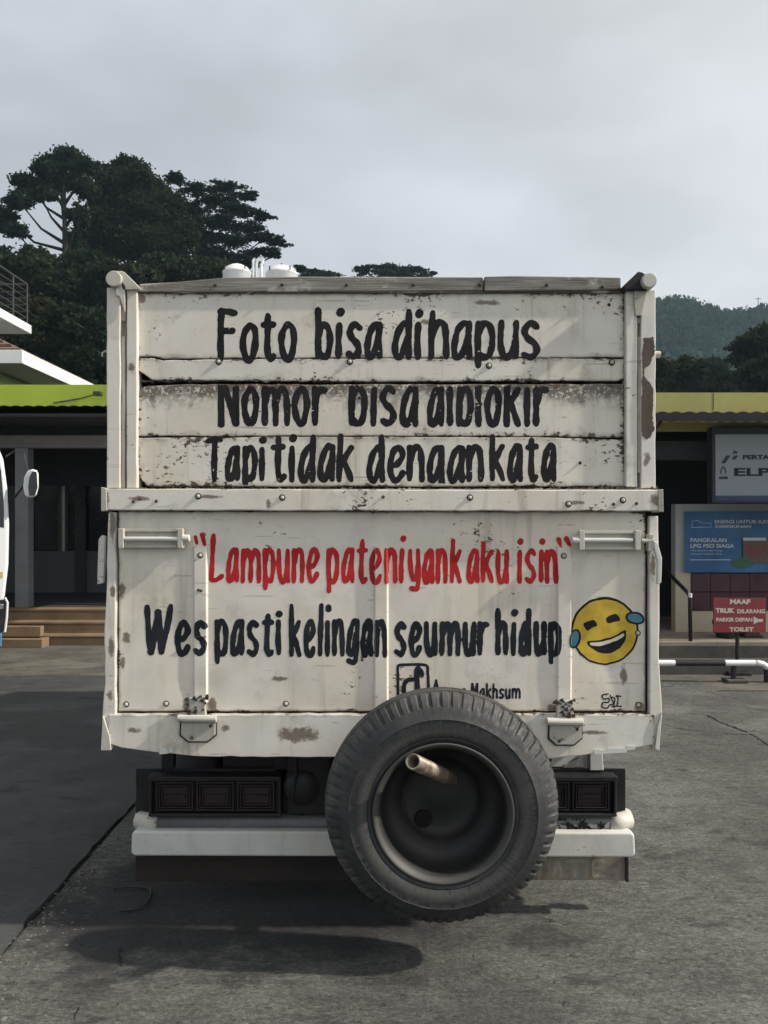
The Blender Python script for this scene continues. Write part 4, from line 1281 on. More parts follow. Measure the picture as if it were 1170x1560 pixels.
def tyre_mat():
    m, N = new_mat('worn_spare_rubber')
    c = N.n('ShaderNodeTexCoord').outputs['Object']
    n = N.noise(c, 6, 6, .65); f = N.noise(c, 60, 4, .7)
    col = N.ramp(n, [(.3, (.014, .015, .017)), (.5, (.024, .025, .026)), (.7, (.050, .049, .046))])
    sp = N.n('ShaderNodeSeparateXYZ', {0: c})
    rr = N.math('SQRT', N.math('ADD', N.math('POWER', sp.outputs[0], 2.0), N.math('POWER', sp.outputs[2], 2.0)))
    # road dust sits on the tread band
    dust = N.math('MULTIPLY', N.smooth(rr, .335, .375), N.smooth(n, .35, .6))
    col = N.mix(N.math('MULTIPLY', dust, .42), col, (.115, .110, .10))
    ring_ = N.smooth(N.math('ABSOLUTE', N.math('SUBTRACT', rr, .262)), .022, .0)
    col = N.mix(N.math('MULTIPLY', ring_, .35), col, (.11, .105, .095))
    finish(N, col, N.smooth(f, .3, .7, .55, .8), bump=f, bstr=.35, bdist=.002)
    return m


M['spare'] = tyre_mat()
NT_, LUG = 528, 8
yc = 2.72
hw = .103
prof = [(.215, yc - hw + .030), (.222, yc - hw + .012), (.232, yc - hw + .004), (.240, yc - hw + .001), (.2430, yc - hw + .003), (.2455, yc - hw), (.262, yc - hw - .004), (.285, yc - hw - .005),
        (.300, yc - hw - .003), (.3025, yc - hw - .0045), (.305, yc - hw - .002), (.322, yc - hw + .005), (.338, yc - hw + .014), (.350, yc - hw + .026), (.358, yc - hw + .034), (.366, yc - hw + .040),
        (.373, yc - hw + .050), (.377, yc - hw + .060), (.380, yc - .036), (.374, yc - .034), (.374, yc - .028), (.382, yc - .026), (.384, yc - .006), (.376, yc - .004), (.376, yc + .004), (.384, yc + .006),
        (.382, yc + .026), (.374, yc + .028), (.374, yc + .034), (.380, yc + .036), (.377, yc + hw - .055), (.366, yc + hw - .036), (.350, yc + hw - .022), (.30, yc + hw), (.25, yc + hw), (.22, yc + hw - .02)]


def tmod(k, t, j, r, y):
    ph = (k % LUG) / LUG
    wear = .5 + .55 * math.sin(t * 1.7 + .6) * math.sin(t * 3.1)
    if 13 <= j <= 18 and ph >= .62:
        d = (.0068 if j < 18 else .005) * (0.6 + .5 * wear)
        r -= d; y += d * .35 if j < 17 else 0
    if 29 <= j <= 31 and ph >= .62: r -= .008
    jj = 1 + .004 * math.sin(t * 2 + 1) * (1 if j > 12 else 0)
    return r * jj + random.uniform(-.0004, .0004), y + random.uniform(-.0004, .0004)


mb = MB(); mb.lathe_y(prof, SX, SZc, NT_, tmod)
ty = mb.build('tyre', M['spare'], spare, smooth=True, fix=True)
try:
    ty.data.set_sharp_from_angle(angle=R(38))
except Exception:
    pass
M['rim'] = plain('dusty_dark_rim', (0.021, 0.021, 0.0205), 0.6, 0.1, 0.4, 9, 0.15)
yf = yc - hw
def rim_mat():
    m, N = new_mat('dusty_wheel_rim')
    c = N.n('ShaderNodeTexCoord').outputs['Object']
    sp_ = N.n('ShaderNodeSeparateXYZ', {0: c})
    rr = N.math('SQRT', N.math('ADD', N.math('POWER', sp_.outputs[0], 2.0), N.math('POWER', sp_.outputs[2], 2.0)))
    n_ = N.noise(c, 9, 6, .65)
    col = N.ramp(n_, [(.3, (.008, .008, .008)), (.55, (.014, .0135, .013)), (.75, (.034, .027, .021))])
    col = N.mix(N.math('MULTIPLY', N.smooth(rr, .203, .212), .6), col, (.085, .082, .077))
    finish(N, col, .6, .1, bump=n_, bstr=.2)
    return m


M['rim'] = rim_mat()
mb = MB()
mb.lathe_y([(.216, yf + .03), (.226, yf + .008), (.2275, yf + .001), (.224, yf - .002), (.218, yf), (.213, yf + .010), (.204, yf + .018), (.200, yf + .040), (.196, yf + .075), (.186, yf + .098), (.170, yf + .112), (.150, yf + .125), (.135, yf + .150), (.128, yf + .172), (.10, yf + .178), (.055, yf + .180), (.045, yf + .176), (.0005, yf + .176)], SX, SZc, 96)
rim = mb.build('rim', M['rim'], spare, smooth=True, fix=True)
mb = MB(); mb.lathe_y([(.030, yf + .177), (.0295, yf + .168), (.0005, yf + .167)], SX - .055, SZc - .075, 18); mb.build('hand_hole', M['groove'], rim)
# carrier pipe that sticks out through the wheel
def P3(px, py, Zq): return (wx(px, Zq), Zq, wz(py, Zq))
mb = MB()
pa, pb_ = Vector(P3(629, 1160, 2.50)), Vector(P3(686, 1186, 2.78))
d = (pb_ - pa).normalized()
u = d.cross(Vector((0, 0, 1))).normalized(); w_ = u.cross(d)
nn = 24; vs, fs = [], []
for rr, tt in ((.0245, 0.0), (.0245, (pb_ - pa).length), (.0195, (pb_ - pa).length * .5), (.0195, 0.0)):
    for k in range(nn):
        a = 2 * math.pi * k / nn
        vs.append(pa + d * tt + (u * math.cos(a) + w_ * math.sin(a)) * rr)
for (a_, b_) in ((0, 1), (3, 0), (2, 3)):
    for k in range(nn):
        k2 = (k + 1) % nn
        fs.append((a_ * nn + k, a_ * nn + k2, b_ * nn + k2, b_ * nn + k))
fs.append(tuple(2 * nn + k for k in range(nn)))
mb.add(vs, fs)


def pipe_mat():
    m, N = new_mat('rusty_pipe_with_white_paint')
    c = N.n('ShaderNodeTexCoord').outputs['Object']
    n = N.noise(c, 22, 5, .6)
    g_ = N.n('ShaderNodeSeparateXYZ', {0: c}).outputs[1]
    col = N.ramp(n, [(.35, (.10, .07, .045)), (.52, (.19, .15, .105)), (.68, (.34, .32, .27))])
    finish(N, col, .45, .2, bump=n, bstr=.2)
    return m


mb.build('carrier_pipe', pipe_mat(), truck, smooth=True, fix=True)
mb = MB(); mb.tube([(SX + .02, 2.80, SZc + .02), (SX + .02, 3.2, SZc + .02)], .03, 12); mb.build('wheel_carrier', M['dark_steel'], truck)

# small rubber strap lying under the bumper
mb = MB(); s_ = [gp(172, 1364), gp(190, 1361), gp(212, 1361), gp(228, 1364), gp(229, 1376), gp(218, 1391), gp(200, 1396), gp(182, 1397)]
mb.tube([(a, b, .028) for a, b in catmull(s_, 5)], .0055, 8)
o = mb.build('rubber_strap', M['black_plastic']); tag(o, 'thin black rubber strap curled on the ground left of the spare wheel', 'strap')

# the truck was drawn a little short of its real width: bring it and its spare wheel to full size (2.1 m), wheels on the ground
TS = 1.088
for r_ in (truck, spare):
    r_.location = (r_.location.x * TS, r_.location.y * TS, CAMZ + (r_.location.z - CAMZ) * TS)
    r_.scale = (TS, TS, TS)

# ================================================================== surroundings
# ------------------------------------------------------------------ flat signs' text
def text_polys(s, size=1.0, bold=0.0, space=1.0):
    cu = bpy.data.curves.new('text', 'FONT')
    cu.body = s; cu.size = size; cu.offset = bold; cu.space_character = space; cu.resolution_u = 4
    ob = bpy.data.objects.new('text', cu)
    me = bpy.data.meshes.new_from_object(ob)
    vs = [v.co.copy() for v in me.vertices]; fs = [tuple(p.vertices) for p in me.polygons]
    bpy.data.objects.remove(ob); bpy.data.curves.remove(cu); bpy.data.meshes.remove(me)
    return vs, fs


def put_text(mb, s, x0, x1, z0, z1, y, bold=0.03, keep=False):
    """fits the word between x0..x1 and z0..z1 on the plane y, facing -y"""
    vs, fs = text_polys(s, 1.0, bold)
    ax = min(v.x for v in vs); bx = max(v.x for v in vs); az = min(v.y for v in vs); bz = max(v.y for v in vs)
    kx = (x1 - x0) / (bx - ax); kz = (z1 - z0) / (bz - az)
    mb.add([(x0 + (v.x - ax) * kx, y, z0 + (v.y - az) * kz) for v in vs], fs)


# ------------------------------------------------------------------ left shop
M['lime'] = plain('lime_green_fascia_paint', (0.28, 0.37, 0.025), 0.55, 0, 0.12, 2.5, 0.05)
M['olive'] = plain('olive_yellow_fascia_paint', (0.34, 0.32, 0.10), 0.6, 0, 0.15, 2.5, 0.05)
M['corr'] = plain('dark_corrugated_metal', (0.012, 0.012, 0.013), 0.7, 0.0, 0.3)
M['lintel'] = plain('grey_brown_render', (0.20, 0.185, 0.165), 0.85, 0, 0.15)
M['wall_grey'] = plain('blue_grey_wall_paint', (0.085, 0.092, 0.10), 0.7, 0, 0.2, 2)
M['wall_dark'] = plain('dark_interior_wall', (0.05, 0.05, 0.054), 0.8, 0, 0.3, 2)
M['pillar'] = plain('grey_painted_pillar', (0.22, 0.225, 0.235), 0.7, 0, 0.15, 3)
M['step'] = plain('tan_tiled_step', (0.22, 0.155, 0.095), 0.55, 0, 0.2, 4)
M['step_d'] = plain('brown_step_joint', (0.12, 0.085, 0.06), 0.7, 0, 0.2, 4)
M['white_eave'] = plain('white_eave_board', (0.66, 0.67, 0.66), 0.6, 0, 0.08, 3)
M['pale_green'] = plain('pale_green_wall', (0.36, 0.46, 0.20), 0.75, 0, 0.12, 2)
M['tile'] = plain('brown_roof_tile', (0.13, 0.075, 0.055), 0.8, 0, 0.4, 6, 0.4)
M['rail_metal'] = plain('dark_railing_metal', (0.05, 0.05, 0.05), 0.5, 0.4, 0.2)
M['house_wall'] = plain('pale_house_wall', (0.40, 0.40, 0.37), 0.8, 0, 0.15, 1)
M['shutter'] = plain('dark_window_glass', (0.012, 0.014, 0.017), 0.15, 0, 0.3, 1, 0)

shopL = thing('green_shop', 'lime green shop with dark open porch and tan steps at the left', 'shop', (-6, 11, 0))


def cbox(name, x0, x1, y0, y1, z0, z1, mat, parent, bev=0.0):
    mb = MB(); mb.box(x0, x1, y0, y1, z0, z1)
    return mb.build(name, mat, parent, bevel=bev)


XL, XR_ = -12.0, -1.6
zf0, zf1 = wz(620, 10.3), wz(586, 10.3)
# fascia with a scalloped lower edge, following the corrugated sheet under it
pts = [(XL, zf1), (XL, zf0)]
x = XL
while x < XR_ - .14:
    for k in range(6):
        t = (k + .5) / 6
        pts.append((x + t * .146, zf0 + .022 * abs(math.sin(math.pi * t)) ** .6 * (1 if True else 0)))
    x += .146
pts += [(XR_, zf0), (XR_, zf1)]
mb = MB(); mb.prism(pts, 10.30, 10.34); mb.build('fascia', M['lime'], shopL)
# porch roof: corrugated sheet
nx_ = 420
xs = np.linspace(XL, XR_, nx_); ys = np.array([10.36, 13.2])
X, Y = np.meshgrid(xs, ys)
Zc_ = 3.13 + .02 * np.sin((X - XL) / .146 * 2 * math.pi) + (Y - 10.36) * .045
V = np.stack([X, Y, Zc_], -1).reshape(-1, 3)
i = np.arange(nx_ - 1)[None, :]
Fq = np.concatenate([np.stack([i, i + 1, i + 1 + nx_, i + nx_], -1).reshape(-1, 4)])
pr = np_mesh('porch_roof', V, Fq, M['corr'], shopL)
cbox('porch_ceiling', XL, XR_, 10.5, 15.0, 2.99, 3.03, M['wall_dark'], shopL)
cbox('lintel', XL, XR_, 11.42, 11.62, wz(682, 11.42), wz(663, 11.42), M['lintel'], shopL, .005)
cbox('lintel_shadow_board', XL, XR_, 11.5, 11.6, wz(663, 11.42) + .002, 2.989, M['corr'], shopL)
px0, px1 = wx(25, 11.5), wx(45, 11.5)
cbox('pillar', px0, px1, 11.45, 11.64, .451, wz(682, 11.42) - .002, M['pillar'], shopL, .006)
for q in (-8.4, -1.95):
    cbox('pillar', q, q + .18, 11.45, 11.64, .451, wz(682, 11.42) - .002, M['pillar'], shopL, .006)
# back wall with window openings
zb = wz(840, 14.0)
w0, w1, w2, w3 = wx(45, 14.0), wx(92, 14.0), wx(98, 14.0), wx(190, 14.0)
ztop = wz(740, 14.0)
cbox('back_wall', XL, XR_, 14.0, 14.15, .45, zb, M['wall_grey'], shopL)
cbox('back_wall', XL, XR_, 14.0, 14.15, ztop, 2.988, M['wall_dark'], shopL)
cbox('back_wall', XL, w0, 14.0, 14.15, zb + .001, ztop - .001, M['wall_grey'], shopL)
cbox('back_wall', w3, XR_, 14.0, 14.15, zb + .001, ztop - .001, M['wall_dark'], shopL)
for a, b in ((w0, w1), (w2, w3)):
    wn_ = cbox('window', a + .002, b - .002, 14.06, 14.08, zb + .002, ztop - .002, M['shutter'], shopL)
    cbox('window_frame', a, a + .05, 14.02, 14.10, zb + .001, ztop - .001, M['rail_metal'], wn_)
    cbox('window_frame', b - .05, b, 14.02, 14.10, zb + .001, ztop - .001, M['rail_metal'], wn_)
cbox('side_wall', XL, XL + .15, 11.7, 14.0, .45, 2.99, M['wall_grey'], shopL)
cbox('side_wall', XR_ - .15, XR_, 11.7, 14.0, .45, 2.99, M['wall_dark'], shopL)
cbox('door_leaf', wx(112, 13.9), wx(128, 13.9), 13.96, 13.99, .452, 2.4, M['wall_dark'], shopL)
# floor and three steps
cbox('porch_floor', XL, XR_, 11.32, 14.0, .02, .45, M['wall_dark'], shopL)
for k in range(3):
    z1 = .15 * (k + 1)
    y0 = 10.82 + k * .22
    xe = -4.35 - (2 - k) * 0.0
    cbox('step', XL + .4, XR_ - .1 * k, y0, 11.318 if k == 2 else y0 + .219, .016, z1 - .03, M['step'], shopL, .004)
    cbox('step_nosing', XL + .4, XR_ - .1 * k, y0 - .02, y0 + .20, z1 - .028, z1 + (0 if k < 2 else .004), M['step'], shopL, .006)
# the side block of steps that comes a little forward at the left
for k in range(2):
    z1 = .15 * (k + 1) - .02
    cbox('side_step', XL + .4, wx(66 - k * 8, 10.6), 10.56 + k * .12, 10.79, .016 + (k * .13), z1, M['step'], shopL, .006)
# fascia lamp on a thin arm
xl = wx(150, 10.2)
cbox('fascia_lamp', xl - .05, xl + .04, 10.14, 10.24, wz(603, 10.2), wz(597, 10.2), M['rail_metal'], shopL, .005)
mb = MB(); mb.tube([(xl - .03, 10.22, wz(600, 10.2)), (xl - .25, 10.29, wz(606, 10.25)), (xl - .6, 10.295, wz(614, 10.3))], .008, 6); mb.build('lamp_arm', M['rail_metal'], shopL)

# upper block behind the fascia: pale green wall, white eave, brown hipped tiles
cbox('upper_wall', XL, -5.45, 11.7, 17.0, 3.2, 3.76, M['pale_green'], shopL)
cbox('upper_wall_pier', -5.95, -5.75, 11.62, 11.699, 3.2, 3.76, M['pale_green'], shopL)
ze0, ze1 = 3.77, 3.95
mb = MB(); mb.box(XL, -4.85, 11.0, 17.5, ze0, ze1); mb.build('eave', M['white_eave'], shopL, bevel=.006)
# hip roof tiles in courses
roof = MB(); 
for k in range(16):
    a0, a1 = k * .22, (k + 1) * .22 + .03
    z0_, z1_ = ze1 + .004 + k * .105, ze1 + .004 + (k + 1) * .105
    # front slope course
    roof.add([(XL, 11.0 + a0 + .05, z0_ + .03), (-4.9 - a0, 11.0 + a0 + .05, z0_ + .03), (-4.9 - a1, 11.0 + a1 + .05, z1_ + .0), (XL, 11.0 + a1 + .05, z1_)], [(0, 1, 2, 3)])
    roof.add([(-4.9 - a0, 11.0 + a0 + .05, z0_ + .03), (-4.9 - a0, 17.5 - a0, z0_ + .03), (-4.9 - a1, 17.5 - a1, z1_), (-4.9 - a1, 11.0 + a1 + .05, z1_)], [(0, 1, 2, 3)])
    roof.add([(XL, 11.0 + a0 + .05, z0_), (-4.9 - a0, 11.0 + a0 + .05, z0_), (-4.9 - a0, 11.0 + a0 + .05, z0_ + .03), (XL, 11.0 + a0 + .05, z0_ + .03)], [(0, 1, 2, 3)])
    roof.add([(-4.9 - a0, 17.5 - a0, z0_), (-4.9 - a0, 11.05 + a0, z0_), (-4.9 - a0, 11.05 + a0, z0_ + .03), (-4.9 - a0, 17.5 - a0, z0_ + .03)], [(0, 3, 2, 1)])
o = roof.build('roof_tiles', M['tile'], shopL); tag(o, kind='stuff')

# ------------------------------------------------------------------ balcony house
hs = thing('balcony_house', 'pale upper storey house with white balcony slab and dark metal railing at the left edge', 'house', (-12, 21, 0))
cbox('wall', -22, -12.4, 17.6, 21.3, 0, 11.0, M['house_wall'], hs)
cbox('balcony_slab', -18, -9.15, 17.2, 21.3, 6.56, 6.78, M['white_eave'], hs, .01)
cbox('roof', -22.5, -12.1, 17.2, 21.8, 11.0, 11.25, M['tile'], hs)
cbox('balcony_post', -9.42, -9.22, 17.3, 17.5, 6.78, 8.4, M['white_eave'], hs, .01)
for zq in (6.95, 7.12, 7.29, 7.46, 7.63):
    mb = MB(); mb.tube([(-9.22, 17.4, zq), (-9.22, 21.2, zq)], .012, 6); mb.tube([(-9.22, 21.2, zq), (-12.4, 21.2, zq)], .012, 6); mb.build('railing_bar', M['rail_metal'], hs)
mb = MB(); mb.tube([(-9.22, 17.4, 7.82), (-9.22, 21.2, 7.82), (-12.4, 21.2, 7.82)], .028, 8); mb.build('handrail', M['rail_metal'], hs)
for yq in np.linspace(18.0, 21.2, 5):
    mb = MB(); mb.tube([(-9.22, yq, 6.78), (-9.22, yq, 7.81)], .02, 6); mb.build('railing_post', M['rail_metal'], hs)
wdw = cbox('window', -12.399, -12.37, 18.4, 20.2, 7.0, 8.9, M['shutter'], hs)
cbox('window', -16, -14.2, 17.56, 17.6, 7.3, 8.8, M['shutter'], hs)

# ------------------------------------------------------------------ block with water tanks behind the truck
blk = thing('service_building', 'plain pale block behind the truck carrying white water tanks', 'building', (-2.5, 27, 0))
cbox('wall', -6.5, 1.2, 24.5, 30, 0, 8.35, M['house_wall'], blk)
cbox('parapet', -6.6, 1.3, 24.4, 24.6, 8.35, 8.75, M['white_eave'], blk, .01)
for q in (-5.5, -3.2, -.9):
    w_ = cbox('window', q, q + 1.2, 24.46, 24.5, 5.4, 6.8, M['shutter'], blk)
    cbox('window_sill', q - .05, q + 1.25, 24.38, 24.499, 5.3, 5.39, M['white_eave'], w_)
M['tank'] = plain('white_tank_enamel', (0.66, 0.68, 0.68), 0.35, 0, 0.06, 3)
def tank(px, r, Zt, ztop, label):
    t = thing('water_tank', label, 'tank', (wx(px, Zt), Zt, 8.35), 'water tanks on the roof behind the truck')
    mb = MB(); x = wx(px, Zt)
    prof = [(r * .98, 8.36), (r, 8.4), (r, ztop - .34), (r * 1.03, ztop - .33), (r * 1.03, ztop - .28), (r * .98, ztop - .26), (r * .8, ztop - .14), (r * .45, ztop - .05), (r * .2, ztop - .03), (.001, ztop - .03)]
    n_ = 28; vs, fs = [], []
    for k in range(n_):
        a = 2 * math.pi * k / n_
        for rr, zz in prof: vs.append((x + rr * math.cos(a), Zt + rr * math.sin(a), zz))
    m_ = len(prof)
    for k in range(n_):
        k2 = (k + 1) % n_
        for j in range(m_ - 1): fs.append((k * m_ + j, k2 * m_ + j, k2 * m_ + j + 1, k * m_ + j + 1))
    mb.add(vs, fs); mb.build('shell', M['tank'], t, smooth=True)
    mb = MB(); mb.tube([(x, Zt, ztop - .04), (x, Zt, ztop + .05)], .035, 10); mb.build('vent_cap', M['rail_metal'], t)
    for q in (-.33, .33):
        cbox('lid_clamp', x + q - .02, x + q + .02, Zt - r * .9, Zt - r * .86, ztop - .3, ztop - .17, M['rail_metal'], t)


tank(361, .46, 27, wz(402, 27), 'left white domed water tank on the roof above the truck')
tank(429, .52, 27, wz(404, 27), 'right white domed water tank on the roof above the truck')
mb = MB()
for px in (386, 391, 398):
    mb.tube([(wx(px, 27.5), 27.5, 8.36), (wx(px, 27.5), 27.5, wz(396 + (px - 386) * .8, 27.5)), (wx(px + 3, 27.5), 27.5, wz(394, 27.5))], .05, 8)
o = mb.build('vent_pipes', M['tank']); tag(o, 'white vent pipes standing between the two rooftop water tanks', 'pipes')

# ------------------------------------------------------------------ right shop
shopR = thing('yellow_shop', 'olive yellow fascia shop with cream wall and maroon tiles at the right', 'shop', (6, 10, 0))
ZR = 9.5
M['cream_wall'] = plain('cream_plaster_wall', (0.46, 0.41, 0.30), 0.8, 0, 0.12, 2)
M['white_wall'] = plain('greyish_white_wall', (0.36, 0.39, 0.37), 0.8, 0, 0.12, 2)
M['maroon'] = plain('maroon_glazed_tile', (0.065, 0.028, 0.036), 0.35, 0, 0.25, 3)
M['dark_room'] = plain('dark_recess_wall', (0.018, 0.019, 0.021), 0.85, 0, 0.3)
cbox('fascia', 1.2, 12, ZR, ZR + .06, wz(657, ZR), wz(598, ZR), M['olive'], shopR)
cbox('fascia_joint', wx(1086, ZR), wx(1087, ZR), ZR - .003, ZR, wz(625, ZR), wz(599, ZR), M['corr'], shopR)
za, zb_ = wz(641, 8.9), wz(627, 8.9)
pts = [(1.2, za), (12, za)]
x = 12.0
while x > 1.35:
    for k in range(6):
        t = (k + .5) / 6
        pts.append((x - t * .146, zb_ - .018 + .02 * abs(math.sin(math.pi * t))))
    x -= .146
mb = MB(); mb.prism(pts, 8.9, 8.93); mb.build('awning_edge', M['corr'], shopR)
X, Y = np.meshgrid(np.linspace(1.2, 12, nx_), np.array([8.94, 9.49]))
V = np.stack([X, Y, zb_ - .03 + .018 * np.sin(X / .146 * 6.283) + (Y - 8.94) * .10], -1).reshape(-1, 3)
np_mesh('awning_sheet', V, np.stack([i, i + 1, i + 1 + nx_, i + nx_], -1).reshape(-1, 4), M['corr'], shopR)
for q in (1.6, wx(1008, 9.0), 5.4, 7.5):
    mb = MB(); mb.tube([(q, 8.95, za + .03), (q, 9.49, za - .14)], .016, 6); mb.build('awning_bracket', M['rail_metal'], shopR)
zw = wz(768, 10.0)
cbox('beam', 1.2, 12, 9.7, 9.9, wz(700, 9.7), wz(672, 9.7), M['wall_dark'], shopR)
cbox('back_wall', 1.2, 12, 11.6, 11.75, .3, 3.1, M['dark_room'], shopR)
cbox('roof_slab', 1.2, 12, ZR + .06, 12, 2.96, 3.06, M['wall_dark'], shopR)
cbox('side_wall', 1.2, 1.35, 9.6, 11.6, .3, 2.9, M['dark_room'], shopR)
xw = wx(1029, 10.0)
zt0, zt1 = wz(931, 9.98), wz(873, 9.98)
cbox('front_wall', xw, 12, 10.0, 10.15, .30, zt0, M['cream_wall'], shopR)
xt = wx(1053, 9.98)
cbox('front_wall', xw, xt, 10.0, 10.15, zt0 + .001, zt1 + .02, M['cream_wall'], shopR)
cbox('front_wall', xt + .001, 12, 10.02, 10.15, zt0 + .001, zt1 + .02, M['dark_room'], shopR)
cbox('front_wall', xw, 12, 10.0, 10.15, zt1 + .021, zw, M['white_wall'], shopR)
for r_ in range(2):
    for c_ in range(9):
        wt = .232
        xa = xt + .004 + c_ * (wt + .006); zc_ = zt0 + .004 + r_ * ((zt1 - zt0) / 2)
        cbox('tile', xa, xa + wt, 9.985 + random.uniform(0, .003), 10.019, zc_, zc_ + (zt1 - zt0) / 2 - .008, M['maroon'], shopR, .003)
# platform and kerb
M['kerb'] = plain('dirty_dark_kerb', (0.07, 0.068, 0.06), 0.85, 0, 0.4, 5, 0.4)
M['platform'] = plain('worn_tan_platform', (0.24, 0.21, 0.165), 0.7, 0, 0.35, 3, 0.3)
cbox('platform', 1.2, 12, 9.15, 11.6, .0, .30, M['platform'], shopR, .008)
cbox('platform_face', 1.2, 12, 9.10, 9.149, .0, .26, M['kerb'], shopR)
# sign box ELPIJI
M['sign_grey'] = plain('dull_grey_sign_face', (0.20, 0.225, 0.24), 0.45, 0, 0.08, 2, 0.03)
M['sign_dark'] = plain('dark_sign_frame', (0.03, 0.034, 0.04), 0.5, 0.2, 0.2)
M['sign_blue'] = plain('navy_sign_stripe', (0.012, 0.035, 0.08), 0.5, 0, 0.1)
M['sign_ink'] = plain('black_sign_lettering', (0.006, 0.010, 0.014), 0.5, 0, 0.1)
Zs = 9.25
sgn = thing('gas_shop_sign', 'grey framed sign board with black ELPIJI lettering under the yellow fascia', 'sign', (wx(1090, Zs), Zs, 1.9))
sx0, sx1 = wx(1085, Zs), wx(1085, Zs) + 2.3
cbox('sign_box', sx0, sx1, Zs, Zs + .16, wz(767, Zs), wz(650, Zs), M['sign_dark'], sgn, .008)
cbox('sign_face', sx0 + .035, sx1 - .04, Zs - .006, Zs - .001, wz(755, Zs), wz(662, Zs), M['sign_grey'], sgn)
cbox('blue_stripe', sx0 + .035, sx1 - .04, Zs - .009, Zs - .007, wz(763.5, Zs), wz(755, Zs), M['sign_blue'], sgn)
for q in (sx0 + .2, sx1 - .3): cbox('hanger', q, q + .03, Zs + .05, Zs + .08, wz(650, Zs), 2.70, M['rail_metal'], sgn)
mb = MB(); yt = Zs - .008
put_text(mb, 'ELPIJI', wx(1118, Zs), wx(1118, Zs) + .60, wz(729, Zs), wz(713, Zs), yt, .035)
mb.build('lettering', M['sign_ink'], sgn)
mb = MB(); put_text(mb, 'PERTAMINA', wx(1131, Zs), wx(1131, Zs) + .56, wz(700, Zs), wz(693, Zs), yt, .05); mb.build('lettering', M['sign_ink'], sgn)
mb = MB()
def sp(pts): return [(wx(a, Zs), wz(b, Zs)) for a, b in pts]
mb.prism(sp([(1098, 706), (1104, 706), (1113, 694), (1106, 694)]), yt, yt + .001)
mb.prism(sp([(1114, 700), (1120, 700), (1124, 694), (1118, 694)]), yt, yt + .001)
mb.prism(sp([(1115, 691), (1122, 691), (1124, 689), (1118, 686)]), yt, yt + .001)
mb.build('arrow_emblem', M['sign_dark'], sgn)
mb = MB(); fl2 = catmull([(1098, 722), (1098, 717), (1101.5, 711), (1105, 717), (1105, 722)], 5)
mb.tube([(wx(a, Zs), yt, wz(b, Zs)) for a, b in fl2], .006, 6)
mb.prism(sp([(1095, 730), (1108.5, 730), (1108.5, 726), (1095, 726)]), yt, yt + .001)
mb.build('flame_emblem', M['sign_dark'], sgn)
# blue banner
Zp = 9.96
def banner_mat():
    m, N = new_mat('blue_vinyl_banner')
    c = N.n('ShaderNodeTexCoord').outputs['Object']
    n = N.noise(c, 1.8, 3)
    col = N.ramp(n, [(.3, (.012, .065, .17)), (.5, (.018, .10, .25)), (.7, (.03, .15, .32))])
    finish(N, col, .4, bump=N.noise(c, 4, 3), bstr=.3, bdist=.02)
    return m
ban = thing('shop_banner', 'blue vinyl banner with white lettering on the wall under the grey sign', 'banner', (wx(1045, Zp), Zp, 1.0))
bx0 = wx(1043, Zp); bx1 = bx0 + 1.9
xs = np.linspace(bx0, bx1, 50); zs = np.linspace(wz(872, Zp), wz(779, Zp), 20)
mm = banner_mat()
grid_mesh(xs, zs, lambda X, Zz: Zp + .012 * (vnoise(X, Zz, 5, 77) - .5) + .006 * np.sin(X * 9 + Zz * 4), 'vinyl', mm, ban)
M['print_white'] = plain('white_banner_print', (0.50, 0.55, 0.60), 0.5, 0, 0.1)
yb_ = Zp - .016
def BX(p): return wx(p, Zp)
def BZ(p): return wz(p, Zp)
mb = MB()
put_text(mb, 'ENERGI UNTUK KATARAK', BX(1088), BX(1196), BZ(797.5), BZ(792), yb_, .03)
put_text(mb, 'KEMISKINAN', BX(1089), BX(1143), BZ(804.5), BZ(799.5), yb_, .03)
put_text(mb, 'PANGKALAN', BX(1051), BX(1106), BZ(826), BZ(819.5), yb_, .03)
put_text(mb, 'LPG PSO SIAGA', BX(1051), BX(1118), BZ(834.5), BZ(828.5), yb_, .03)
put_text(mb, 'Info Layanan dan Harga', BX(1052), BX(1100), BZ(840.5), BZ(837.5), yb_, .0)
put_text(mb, 'Hubungi Pangkalan Anda', BX(1052), BX(1099), BZ(845.5), BZ(842.5), yb_, .0)
mb.build('lettering', M['print_white'], ban)
mb = MB(); mb.box(BX(1051), BX(1112), yb_, yb_ + .002, BZ(853.4), BZ(852.2)); mb.build('printed_rule', M['print_white'], ban)
mb = MB(); mb.tube([(BX(a), yb_, BZ(b)) for a, b in [(1053, 803.5), (1054, 794), (1062, 793), (1066, 796), (1083, 797), (1083, 803), (1053, 803.5)]], .004, 6); mb.build('emblem', M['print_white'], ban)
M['pr_red'] = plain('red_print', (0.20, 0.03, 0.03), 0.5, 0, 0.5, 60); M['pr_brown'] = plain('brown_print', (0.10, 0.07, 0.06), 0.5, 0, 0.7, 50); M['pr_green'] = plain('green_print', (0.03, 0.11, 0.05), 0.5, 0, 0.5, 30)
mb = MB(); mb.box(BX(1131), BX(1200), yb_ + .001, yb_ + .003, BZ(858), BZ(819)); mb.build('printed_picture', M['pr_brown'], ban)
mb = MB()
for k in range(16):
    a = 1135 + k * 3.8; b = 826 + random.uniform(0, 8)
    mb.box(BX(a), BX(a + 2.6), yb_ - .0006 - k * .00002, yb_, BZ(b + random.uniform(9, 18)), BZ(b))
mb.build('printed_cylinders', M['pr_red'], ban)
mb = MB(); mb.box(BX(1131), BX(1166), yb_ - .0014, yb_ - .0011, BZ(823.5), BZ(819)); mb.build('printed_canopy', M['print_white'], ban)
